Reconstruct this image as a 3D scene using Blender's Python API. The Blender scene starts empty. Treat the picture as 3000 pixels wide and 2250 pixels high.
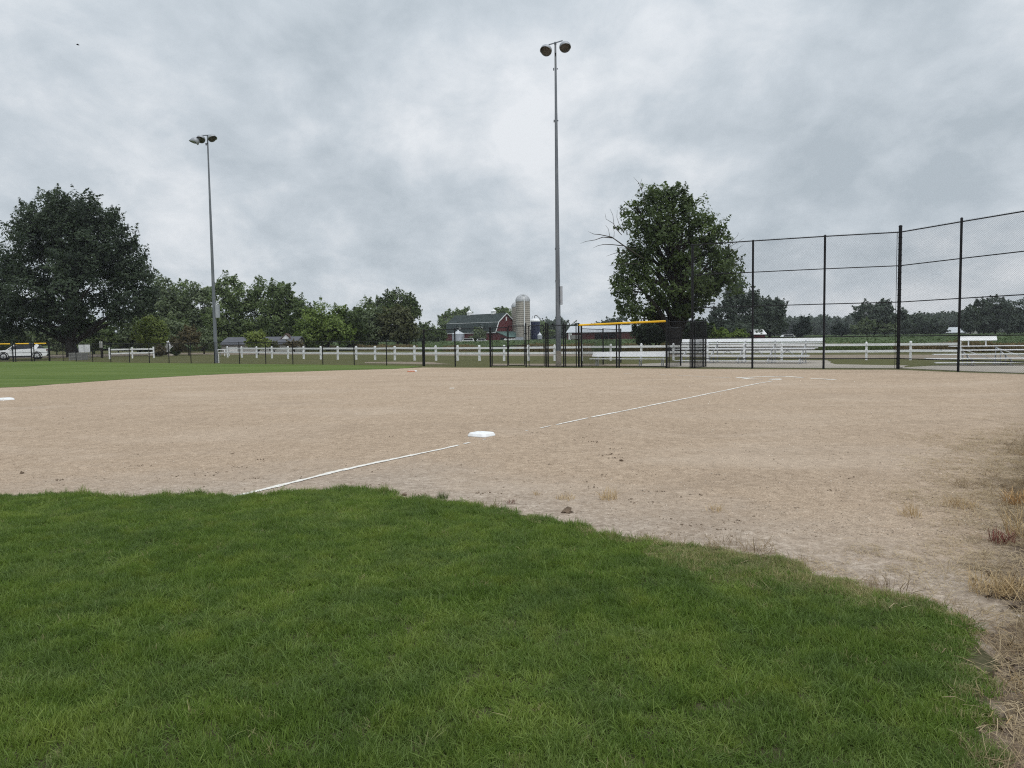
import bpy, math, random
import numpy as np
from mathutils import Vector, Matrix

# ------------------------------------------------------------------ camera, sky, sun, exposure
sc = bpy.context.scene
COL = sc.collection
F, PW, PH = 2190.0, 3000.0, 2250.0
PITCH, ROLL, CAMH = math.radians(3.6), math.radians(-0.8), 1.717
cam = bpy.data.cameras.new('camera')
camo = bpy.data.objects.new('camera', cam)
COL.objects.link(camo)
cam.sensor_width = 36.0
cam.lens = 36.0 * F / PW
cam.clip_start = 0.05
cam.clip_end = 8000
CROT = (Matrix.Rotation(math.pi / 2 - PITCH, 3, 'X') @ Matrix.Rotation(ROLL, 3, 'Z'))
camo.matrix_world = Matrix.Translation((0, 0, CAMH)) @ CROT.to_4x4()
sc.camera = camo

sc.view_settings.view_transform = 'Standard'
sc.view_settings.look = 'None'
sc.view_settings.exposure = 0.0
sc.view_settings.gamma = 1.0
sc.view_settings.use_curve_mapping = False
sc.cycles.use_denoising = False
sc.cycles.filter_width = 1.15
sc.cycles.max_bounces = 6
sc.cycles.transparent_max_bounces = 4

SUN_EL, SUN_AZ = math.radians(55), math.radians(155)     # azimuth measured from +Y towards +X
world = bpy.data.worlds.new('World')
sc.world = world
world.use_nodes = True


def build_sky():
    nt = world.node_tree
    nt.nodes.clear()
    N, L = nt.nodes.new, nt.links.new
    out = N('ShaderNodeOutputWorld')
    sky = N('ShaderNodeTexSky')
    sky.sky_type = 'NISHITA'
    sky.sun_disc = False
    sky.sun_elevation = SUN_EL
    sky.sun_rotation = SUN_AZ
    bg1 = N('ShaderNodeBackground')
    L(sky.outputs[0], bg1.inputs[0])
    bg1.inputs[1].default_value = 0.06
    tc = N('ShaderNodeTexCoord')
    sep = N('ShaderNodeSeparateXYZ')
    L(tc.outputs['Generated'], sep.inputs[0])

    def math_(op, a, b=None, clamp=False):
        m = N('ShaderNodeMath')
        m.operation = op
        m.use_clamp = clamp
        for i, v in enumerate((a, b)):
            if v is None:
                continue
            if isinstance(v, (int, float)):
                m.inputs[i].default_value = v
            else:
                L(v, m.inputs[i])
        return m.outputs[0]
    z = math_('MAXIMUM', sep.outputs[2], 0.0)
    den = math_('ADD', z, 0.46)
    u = math_('DIVIDE', sep.outputs[0], den)
    v = math_('DIVIDE', sep.outputs[1], den)
    cmb = N('ShaderNodeCombineXYZ')
    L(u, cmb.inputs[0])
    L(v, cmb.inputs[1])

    def noise(scale, detail, rough, dist, off):
        mp = N('ShaderNodeMapping')
        mp.inputs['Location'].default_value = off
        mp.inputs['Scale'].default_value = (1.0, 0.85, 1)
        L(cmb.outputs[0], mp.inputs[0])
        n = N('ShaderNodeTexNoise')
        n.inputs['Scale'].default_value = scale
        n.inputs['Detail'].default_value = detail
        n.inputs['Roughness'].default_value = rough
        n.inputs['Distortion'].default_value = dist
        L(mp.outputs[0], n.inputs['Vector'])
        return n.outputs['Fac']
    n1 = noise(2.3, 8, 0.56, 0.25, (3.1, 1.7, 0))
    n2 = noise(7.0, 7, 0.6, 0.25, (7.3, 4.2, 2))
    s = math_('ADD', math_('MULTIPLY', n1, 0.64), math_('MULTIPLY', n2, 0.36))
    ramp = N('ShaderNodeValToRGB')
    e = ramp.color_ramp.elements
    e[0].position, e[0].color = 0.375, (0.470, 0.533, 0.588, 1)
    e[1].position, e[1].color = 0.63, (0.825, 0.858, 0.895, 1)
    m = ramp.color_ramp.elements.new(0.49)
    m.color = (0.600, 0.660, 0.716, 1)
    L(s, ramp.inputs[0])
    # overcast sky: brighter towards the zenith
    z3 = math_('MULTIPLY', math_('POWER', z, 3.0), 0.95)
    gain = math_('ADD', math_('ADD', z3, math_('MULTIPLY', z, 0.10)), 0.945)
    vm = N('ShaderNodeVectorMath')
    vm.operation = 'SCALE'
    L(ramp.outputs[0], vm.inputs[0])
    L(gain, vm.inputs['Scale'])
    bg2 = N('ShaderNodeBackground')
    L(vm.outputs[0], bg2.inputs[0])
    bg2.inputs[1].default_value = 1.0
    mix = N('ShaderNodeMixShader')
    mix.inputs[0].default_value = 0.97            # closed cloud cover, a trace of blue behind
    L(bg1.outputs[0], mix.inputs[1])
    L(bg2.outputs[0], mix.inputs[2])
    L(mix.outputs[0], out.inputs[0])


build_sky()
sun = bpy.data.lights.new('sun', 'SUN')
sun.energy = 1.5
sun.angle = math.radians(50)
sun.color = (1.0, 0.965, 0.92)
suno = bpy.data.objects.new('sun', sun)
COL.objects.link(suno)
sd = Vector((math.sin(SUN_AZ) * math.cos(SUN_EL), math.cos(SUN_AZ) * math.cos(SUN_EL), math.sin(SUN_EL)))
suno.rotation_euler = sd.to_track_quat('Z', 'Y').to_euler()
suno.location = sd * 60

# ------------------------------------------------------------------ helpers
rng = np.random.default_rng(7)
random.seed(7)


def ray(px, py):
    return CROT @ Vector(((px - PW / 2) / F, -(py - PH / 2) / F, -1.0))


def G(px, py, z=0.0):
    """point of the level ground seen at this place of the photograph"""
    d = ray(px, py)
    t = (z - CAMH) / d.z
    return Vector((d.x * t, d.y * t, z))


def W(px, py, depth):
    """point at a distance along the viewing direction (Y)"""
    d = ray(px, py)
    t = depth / d.y
    return Vector((d.x * t, depth, CAMH + d.z * t))


def S(r, g, b):
    f = lambda c: (c / 12.92 if c <= .04045 else ((c + .055) / 1.055) ** 2.4)
    return (f(r / 255), f(g / 255), f(b / 255))


def tag(o, label=None, cat=None, group=None, kind=None):
    if label: o['label'] = label
    if cat: o['category'] = cat
    if group: o['group'] = group
    if kind: o['kind'] = kind
    return o


def thing(name, label, cat, loc=(0, 0, 0), rotz=0.0, group=None):
    o = bpy.data.objects.new(name, None)
    o.empty_display_size = 0.2
    COL.objects.link(o)
    o.location = loc
    o.rotation_euler = (0, 0, rotz)
    tag(o, label, cat, group)
    return o


def root_loc(o):
    v = Vector((0, 0, 0))
    while o:
        v += o.location
        o = o.parent
    return v


def link(name, me, parent=None):
    o = bpy.data.objects.new(name, me)
    COL.objects.link(o)
    if parent: o.parent = parent
    return o


def mesh_np(name, v, faces, mat=None, smooth=False, attrs=None):
    """fast mesh from arrays; all faces have the same number of corners"""
    v = np.asarray(v, dtype=np.float32)
    faces = np.asarray(faces, dtype=np.int32)
    k = faces.shape[1]
    me = bpy.data.meshes.new(name)
    me.vertices.add(len(v))
    me.vertices.foreach_set('co', v.ravel())
    me.loops.add(faces.size)
    me.loops.foreach_set('vertex_index', faces.ravel())
    me.polygons.add(len(faces))
    me.polygons.foreach_set('loop_start', np.arange(0, faces.size, k, dtype=np.int32))
    me.polygons.foreach_set('loop_total', np.full(len(faces), k, dtype=np.int32))
    if attrs:
        for an, av in attrs.items():
            a = me.attributes.new(an, 'FLOAT', 'POINT')
            a.data.foreach_set('value', np.asarray(av, dtype=np.float32))
    me.update(calc_edges=True)
    if smooth:
        me.polygons.foreach_set('use_smooth', np.ones(len(faces), dtype=bool))
    if mat: me.materials.append(mat)
    return me


class MB:
    """collects shapes and links them as ONE mesh object"""

    def __init__(self):
        self.v, self.f, self.s = [], [], []

    def add(self, vs, fs, smooth=False):
        n = len(self.v)
        self.v += [tuple(p) for p in vs]
        self.f += [tuple(i + n for i in f) for f in fs]
        self.s += [smooth] * len(fs)
        return self

    def box(self, c, s, rz=0.0, M=None):
        hx, hy, hz = s[0] / 2, s[1] / 2, s[2] / 2
        P = [(-hx, -hy, -hz), (hx, -hy, -hz), (hx, hy, -hz), (-hx, hy, -hz), (-hx, -hy, hz), (hx, -hy, hz), (hx, hy, hz), (-hx, hy, hz)]
        R = M if M else Matrix.Rotation(rz, 3, 'Z')
        c = Vector(c)
        P = [c + R @ Vector(p) for p in P]
        return self.add(P, [(0, 3, 2, 1), (4, 5, 6, 7), (0, 1, 5, 4), (1, 2, 6, 5), (2, 3, 7, 6), (3, 0, 4, 7)])

    def bar(self, p, q, w, h, up=(0, 0, 1)):
        """rectangular bar from p to q, w across, h along up"""
        p, q, up = Vector(p), Vector(q), Vector(up)
        d = (q - p)
        L = d.length
        d.normalize()
        s = d.cross(up)
        if s.length < 1e-4: s = d.cross(Vector((1, 0, 0)))
        s.normalize()
        u = s.cross(d)
        M = Matrix((s, d, u)).transposed()
        return self.box((p + q) / 2, (w, L, h), M=M)

    def tube(self, p, q, r0, r1=None, n=8, caps=True):
        r1 = r0 if r1 is None else r1
        p, q = Vector(p), Vector(q)
        d = (q - p).normalized()
        a = d.cross(Vector((0, 0, 1)) if abs(d.z) < .9 else Vector((1, 0, 0))).normalized()
        b = d.cross(a)
        vs = []
        for (c, r) in ((p, r0), (q, r1)):
            for i in range(n):
                t = 2 * math.pi * i / n
                vs.append(c + a * (r * math.cos(t)) + b * (r * math.sin(t)))
        fs = [(i, (i + 1) % n, n + (i + 1) % n, n + i) for i in range(n)]
        self.add(vs, fs, n > 5)
        if caps:
            self.add(vs[:n], [tuple(range(n))])
            self.add(vs[n:], [tuple(range(n - 1, -1, -1))])
        return self

    def poly_tube(self, pts, rs, n=6):
        for i in range(len(pts) - 1):
            self.tube(pts[i], pts[i + 1], rs[i], rs[i + 1], n, caps=(i == len(pts) - 2))
        return self

    def lathe(self, prof, n=24, c=(0, 0, 0), M=None, smooth=True):
        """profile [(r, z)] turned about Z"""
        R = M if M else Matrix.Identity(3)
        c = Vector(c)
        vs = []
        for r, z in prof:
            for i in range(n):
                t = 2 * math.pi * i / n
                vs.append(c + R @ Vector((r * math.cos(t), r * math.sin(t), z)))
        fs = []
        for k in range(len(prof) - 1):
            for i in range(n):
                j = (i + 1) % n
                fs.append((k * n + i, k * n + j, (k + 1) * n + j, (k + 1) * n + i))
        return self.add(vs, fs, smooth)

    def prism(self, poly, a, b, axis=1):
        """2D polygon extruded along an axis from a to b; polygon in the other two axes"""
        def P(p, t):
            q = list(p)
            q.insert(axis, t)
            return tuple(q)
        n = len(poly)
        vs = [P(p, a) for p in poly] + [P(p, b) for p in poly]
        fs = [tuple(range(n)), tuple(range(2 * n - 1, n - 1, -1))]
        fs += [(i, n + i, n + (i + 1) % n, (i + 1) % n) for i in range(n)]
        return self.add(vs, fs)

    def build(self, name, mat, parent=None, world=False):
        off = root_loc(parent) if (world and parent) else Vector((0, 0, 0))
        me = bpy.data.meshes.new(name)
        me.from_pydata([(p[0] - off.x, p[1] - off.y, p[2] - off.z) for p in self.v], [], self.f)
        me.polygons.foreach_set('use_smooth', self.s)
        import bmesh
        bm = bmesh.new()
        bm.from_mesh(me)
        bmesh.ops.recalc_face_normals(bm, faces=bm.faces)
        bm.to_mesh(me)
        bm.free()
        me.materials.append(mat)
        return link(name, me, parent)


def copy_tree(o, parent=None):
    c = o.copy()
    COL.objects.link(c)
    if parent: c.parent = parent
    for ch in list(o.children):
        copy_tree(ch, c)
    return c


# ------------------------------------------------------------------ materials
class NT:
    def __init__(self, name):
        self.m = bpy.data.materials.new(name)
        self.m.use_nodes = True
        self.t = self.m.node_tree
        self.b = self.t.nodes['Principled BSDF']
        self.out = self.t.nodes['Material Output']

    def n(self, typ, **kw):
        nd = self.t.nodes.new(typ)
        for k, v in kw.items(): setattr(nd, k, v)
        return nd

    def l(self, a, b): self.t.links.new(a, b)

    def coord(self, kind='Object', scale=(1, 1, 1), rot=(0, 0, 0)):
        if kind == 'World':
            g = self.n('ShaderNodeNewGeometry').outputs['Position']
        else:
            g = self.n('ShaderNodeTexCoord').outputs[kind]
        mp = self.n('ShaderNodeMapping')
        mp.inputs['Scale'].default_value = scale
        mp.inputs['Rotation'].default_value = rot
        self.l(g, mp.inputs[0])
        return mp.outputs[0]

    def noise(self, co, scale, detail=3, rough=.55, dist=0):
        nd = self.n('ShaderNodeTexNoise')
        nd.inputs['Scale'].default_value = scale
        nd.inputs['Detail'].default_value = detail
        nd.inputs['Roughness'].default_value = rough
        nd.inputs['Distortion'].default_value = dist
        self.l(co, nd.inputs['Vector'])
        return nd.outputs['Fac']

    def ramp(self, fac, stops):
        r = self.n('ShaderNodeValToRGB')
        e = r.color_ramp.elements
        while len(e) < len(stops): e.new(0.5)
        for i, (p, c) in enumerate(stops):
            e[i].position = p
            e[i].color = (c[0], c[1], c[2], 1) if not isinstance(c, (int, float)) else (c, c, c, 1)
        self.l(fac, r.inputs[0])
        return r.outputs[0]

    def mix(self, fac, a, b, mode='MIX'):
        m = self.n('ShaderNodeMix', data_type='RGBA', blend_type=mode)
        for sock, v in ((m.inputs[0], fac), (m.inputs[6], a), (m.inputs[7], b)):
            if isinstance(v, (int, float)): sock.default_value = v
            elif isinstance(v, tuple): sock.default_value = (v[0], v[1], v[2], 1)
            else: self.l(v, sock)
        return m.outputs[2]

    def math(self, op, a, b=0.0, clamp=False):
        m = self.n('ShaderNodeMath', operation=op, use_clamp=clamp)
        for i, v in enumerate((a, b)):
            if isinstance(v, (int, float)): m.inputs[i].default_value = v
            else: self.l(v, m.inputs[i])
        return m.outputs[0]

    def bump(self, h, strength=.4, dist=.02):
        b = self.n('ShaderNodeBump')
        b.inputs['Strength'].default_value = strength
        b.inputs['Distance'].default_value = dist
        self.l(h, b.inputs['Height'])
        self.l(b.outputs[0], self.b.inputs['Normal'])

    def color(self, c):
        if isinstance(c, tuple): self.b.inputs['Base Color'].default_value = (c[0], c[1], c[2], 1)
        else: self.l(c, self.b.inputs['Base Color'])

    def rough(self, r, spec=.3, metal=0.0):
        self.b.inputs['Roughness'].default_value = r
        self.b.inputs['Specular IOR Level'].default_value = spec
        self.b.inputs['Metallic'].default_value = metal
        return self


def simple(name, col, var=.18, scale=3.0, rough=.6, spec=.3, metal=0.0, dirt=None, bump=0.0, bscale=60, stretch=(1, 1, 1)):
    """one colour with slight uneven wear"""
    t = NT(name)
    co = t.coord('World', stretch)
    a = tuple(c * (1 - var) for c in col)
    b = tuple(min(1, c * (1 + var * .6)) for c in col)
    c = t.ramp(t.noise(co, scale, 5, .6), [(.32, a), (.68, b)])
    if dirt:
        c = t.mix(t.ramp(t.noise(co, scale * 2.3, 4, .65), [(.52, 0.0), (.75, 0.6)]), c, dirt)
    t.color(c)
    if bump: t.bump(t.noise(co, bscale, 3), bump, .01)
    t.rough(rough, spec, metal)
    return t.m


def leaf_material(name, dark, light, trans=.34, patch=.5):
    t = NT(name)
    a = t.n('ShaderNodeAttribute', attribute_name='tint', attribute_type='GEOMETRY').outputs['Fac']
    c = t.ramp(a, [(0, dark), (.55, tuple((x + y) / 2 * .95 for x, y in zip(dark, light))), (1, light)])
    t.color(c)
    t.rough(.55, .25)
    tr = t.n('ShaderNodeBsdfTranslucent')
    c2 = t.mix(.5, c, (light[0] * 1.1, light[1] * 1.25, light[2] * .6))
    t.l(c2, tr.inputs[0])
    ms = t.n('ShaderNodeMixShader')
    ms.inputs[0].default_value = trans
    t.l(t.b.outputs[0], ms.inputs[1])
    t.l(tr.outputs[0], ms.inputs[2])
    t.l(ms.outputs[0], t.out.inputs[0])
    return t.m


def blade_material(name, stops, patches, trans=.3, rough=.5):
    """grass blades: tint of each tuft, patches over the ground, paler tips are left to the light"""
    t = NT(name)
    a = t.n('ShaderNodeAttribute', attribute_name='tint', attribute_type='INSTANCER').outputs['Fac']
    c = t.ramp(a, stops)
    if patches:
        co = t.coord('World')
        f = t.ramp(t.noise(co, 1.7, 4, .65, .6), [(.42, 0.0), (.62, 1.0)])
        c = t.mix(t.math('MULTIPLY', f, .42), c, patches[0])
        f2 = t.ramp(t.noise(co, 3.1, 2, .6), [(.55, 0.0), (.72, 1.0)])
        c = t.mix(t.math('MULTIPLY', f2, .45), c, patches[1])
    t.color(c)
    t.rough(rough, .3)
    tr = t.n('ShaderNodeBsdfTranslucent')
    t.l(c, tr.inputs[0])
    ms = t.n('ShaderNodeMixShader')
    ms.inputs[0].default_value = trans
    t.l(t.b.outputs[0], ms.inputs[1])
    t.l(tr.outputs[0], ms.inputs[2])
    t.l(ms.outputs[0], t.out.inputs[0])
    return t.m


M_BLACK = simple('black_coated_steel', (.009, .009, .011), .3, 4, .5, .22)
M_WIRE = simple('black_wire', (.012, .012, .014), .2, 4, .55, .2)
M_WHITE = simple('white_vinyl', (.86, .87, .88), .06, 1.5, .45, .35, dirt=(.55, .54, .50))
M_ALU = simple('aluminium', (.80, .81, .82), .06, 2.5, .35, .5, 0.0, dirt=(.62, .62, .60))
M_GALV = simple('galvanised_steel', (.42, .43, .44), .15, 1.2, .5, .4, .1, stretch=(1, 1, .35))
M_POLE = simple('galvanised_pole', (.150, .165, .185), .18, 1.4, .55, .35, .15, dirt=(.28, .29, .29), stretch=(2, 2, .25))
M_LAMPGREY = simple('lamp_housing_grey', (.36, .38, .41), .12, 5, .45, .4, .2)
M_LENS = simple('lamp_glass_brown', (.075, .068, .056), .4, 9, .18, .5)
M_YELLOW = simple('yellow_plastic_cap', (.80, .46, .01), .14, 1.4, .5, .35, dirt=(.55, .33, .03))
M_BASE = simple('white_rubber_base', (.80, .82, .83), .07, 4, .55, .3, dirt=(.46, .41, .34), bump=.15, bscale=70)
M_ORANGE = simple('orange_rubber_base', (.52, .22, .13), .15, 7, .6, .3, dirt=(.45, .34, .26))
M_PLATE = simple('white_rubber_plate', (.74, .72, .67), .1, 9, .6, .3, dirt=(.45, .37, .29))
M_CHALK = simple('chalk', (.76, .735, .68), .12, 14, .95, .05, dirt=(.50, .42, .33), bump=.4, bscale=120)
M_BARNRED = simple('barn_red_boards', (.125, .026, .028), .28, .8, .7, .25, stretch=(3, 3, .3))
M_SHEDRED = simple('shed_red_metal', (.085, .024, .024), .2, .7, .6, .3, stretch=(2, 2, .2))
M_GREENROOF = simple('green_shingles', (.036, .048, .046), .3, .6, .85, .15, bump=.3, bscale=5)
M_LEANROOF = simple('light_green_metal_roof', (.10, .17, .155), .2, .7, .6, .3)
M_WHITETRIM = simple('white_trim_paint', (.80, .81, .82), .08, 2, .55, .3)
M_METALROOF = simple('pale_metal_roof', (.60, .63, .66), .1, .5, .4, .5, .2)
M_STAVE = simple('concrete_staves', (.42, .385, .335), .2, .55, .9, .15, dirt=(.10, .09, .08), stretch=(1, 1, .25))
M_HOOP = simple('rusty_hoops', (.15, .135, .12), .3, 2, .8, .2)
M_DOME = simple('ribbed_silo_dome', (.42, .43, .44), .14, 1.0, .5, .4, .3)
M_BLUESILO = simple('dark_blue_enamel', (.012, .018, .06), .3, .8, .3, .5)
M_BIN = simple('corrugated_bin', (.42, .44, .49), .1, .8, .5, .4, .3)
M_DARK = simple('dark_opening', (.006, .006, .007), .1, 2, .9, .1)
M_HOUSEWALL = simple('pale_siding', (.42, .42, .40), .1, .8, .7, .25)
M_HOUSEROOF = simple('grey_shingles', (.10, .105, .12), .2, 1, .85, .2)
M_BROWNROOF = simple('brown_shingles', (.10, .07, .055), .2, 1, .85, .2)
M_CARPAINT = simple('white_car_paint', (.87, .88, .90), .03, 1, .22, .5)
M_CARGLASS = simple('dark_car_glass', (.012, .014, .018), .2, 1, .08, .6)
M_TYRE = simple('tyre_rubber', (.012, .012, .012), .2, 6, .8, .2)
M_CLAD = simple('black_plastic_cladding', (.018, .018, .02), .2, 4, .6, .3)
M_RIM = simple('alloy_rim', (.34, .34, .36), .1, 6, .3, .5, .6)
M_REDLENS = simple('red_tail_lens', (.20, .012, .012), .1, 4, .2, .5)
M_BARK = simple('dark_bark', (.028, .024, .021), .35, 3, .95, .1, bump=.6, bscale=9, stretch=(1, 1, .25))
M_TWIG = simple('dead_grey_wood', (.07, .062, .055), .25, 3, .9, .1)
M_BOARDGREY = simple('weathered_boards', (.25, .25, .24), .25, 1.2, .85, .2, stretch=(.6, .6, 5))
M_CONCRETE = simple('concrete_slab', (.37, .335, .285), .14, 1.1, .9, .15, dirt=(.30, .27, .23), bump=.2, bscale=30)
M_GRAVEL = simple('gravel_track', (.27, .225, .175), .22, .8, .95, .1, dirt=(.20, .18, .13), bump=.4, bscale=30)
M_ASPHALT = simple('pale_asphalt', (.17, .165, .16), .2, .6, .9, .15)
M_CLOD = simple('earth_clod_and_dent_shade', (.21, .160, .118), .35, 25, .95, .05, bump=.5, bscale=90)
M_STRAWTRUNK = simple('straw_stalk', (.42, .31, .16), .25, 8, .8, .15)

GREENS = {
    'maple': leaf_material('leaves_dark_maple', (.022, .036, .022), (.085, .118, .066)),
    'oak': leaf_material('leaves_oak', (.030, .050, .018), (.130, .178, .060)),
    'mid': leaf_material('leaves_mid', (.070, .104, .040), (.215, .280, .112)),
    'grey': leaf_material('leaves_grey_green', (.086, .116, .064), (.225, .275, .148)),
    'olive': leaf_material('leaves_olive', (.062, .070, .032), (.165, .175, .082)),
    'lime': leaf_material('leaves_lime', (.080, .125, .026), (.250, .330, .090)),
    'bright': leaf_material('leaves_yellow_green', (.110, .145, .035), (.330, .390, .120)),
    'rust': leaf_material('leaves_rust', (.075, .066, .036), (.200, .165, .090)),
    'fir': leaf_material('needles_dark', (.018, .030, .026), (.052, .076, .060)),
    'far': leaf_material('leaves_far', (.054, .076, .058), (.120, .152, .114)),
    'crop': leaf_material('leaves_crop', (.056, .092, .032), (.118, .170, .066), .15),
    'weed': leaf_material('weeds_brown', (.130, .100, .050), (.300, .230, .120), .2),
}


# ------------------------------------------------------------------ ground
def sheet(name, pts, z, mat, label, cat, jitter=0.0, step=.25, kind='structure', jit_from=None):
    """flat irregular polygon; its outline is cut into short pieces and roughened"""
    P = [Vector((p[0], p[1])) for p in pts]
    out = []
    n = len(P)
    for i in range(n):
        a, b = P[i], P[(i + 1) % n]
        L = (b - a).length
        rough = jitter if (jit_from is None or jit_from[0] <= i < jit_from[1]) else 0
        k = max(1, int(L / step)) if rough else 1
        nrm = Vector((-(b - a).y, (b - a).x)) / max(L, 1e-6)
        for j in range(k):
            q = a.lerp(b, j / k)
            if rough: q = q + nrm * (rng.normal() * rough)
            out.append((q.x, q.y, z))
    me = bpy.data.meshes.new(name)
    me.from_pydata(out, [], [tuple(range(len(out)))])
    import bmesh
    bm = bmesh.new()
    bm.from_mesh(me)
    bmesh.ops.triangulate(bm, faces=bm.faces[:])
    for f in bm.faces:
        if f.normal.z < 0: f.normal_flip()
    bm.to_mesh(me)
    bm.free()
    me.materials.append(mat)
    o = link(name, me)
    tag(o, label, cat, None, kind)
    return o


def mat_field_grass():
    t = NT('rough_grass_ground')
    co = t.coord('World')
    n1 = t.noise(co, .22, 4, .6, .4)
    n2 = t.noise(t.coord('World', (1, 1, 1)), 2.6, 5, .7)
    n3 = t.noise(co, 14, 3, .7)
    n4 = t.noise(t.coord('World', (.16, 1, 1), (0, 0, math.radians(-32))), .8, 6, .72, .5)
    c = t.ramp(n1, [(.35, (.070, .088, .026)), (.52, (.105, .102, .042)), (.68, (.165, .132, .068))])
    c = t.mix(.5, c, t.ramp(n4, [(.38, (.058, .080, .022)), (.52, (.110, .110, .045)), (.64, (.215, .180, .095))]))
    c = t.mix(.6, c, t.ramp(n2, [(.3, (.05, .06, .02)), (.7, (.17, .16, .075))]), 'MIX')
    c = t.mix(.35, c, t.ramp(n3, [(.3, (.03, .04, .012)), (.7, (.19, .18, .085))]), 'MIX')
    t.color(c)
    t.bump(n3, .6, .05)
    t.rough(.95, .08)
    return t.m


def mat_turf():
    t = NT('mown_turf_ground')
    co = t.coord('World')
    # mowing passes follow the outfield, a little uneven
    st = t.n('ShaderNodeTexWave', wave_type='BANDS', bands_direction='Y')
    st.inputs['Scale'].default_value = .22
    st.inputs['Distortion'].default_value = 2.2
    st.inputs['Detail'].default_value = 2
    st.inputs['Detail Scale'].default_value = .6
    mp = t.coord('World', (1, 1, 1), (0, 0, math.radians(14)))
    t.l(mp, st.inputs['Vector'])
    c = t.ramp(st.outputs['Fac'], [(.25, (.070, .118, .022)), (.8, (.118, .165, .038))])
    n2 = t.noise(t.coord('World', (.10, 1, 1), (0, 0, math.radians(14))), .75, 6, .72, .3)
    c = t.mix(.55, c, t.ramp(n2, [(.40, (.050, .092, .014)), (.60, (.175, .212, .066))]))
    n3 = t.noise(co, 16, 3, .7)
    c = t.mix(.3, c, t.ramp(n3, [(.3, (.025, .05, .007)), (.7, (.13, .18, .04))]))
    t.color(c)
    t.bump(n3, .5, .04)
    t.rough(.9, .1)
    return t.m


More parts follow.
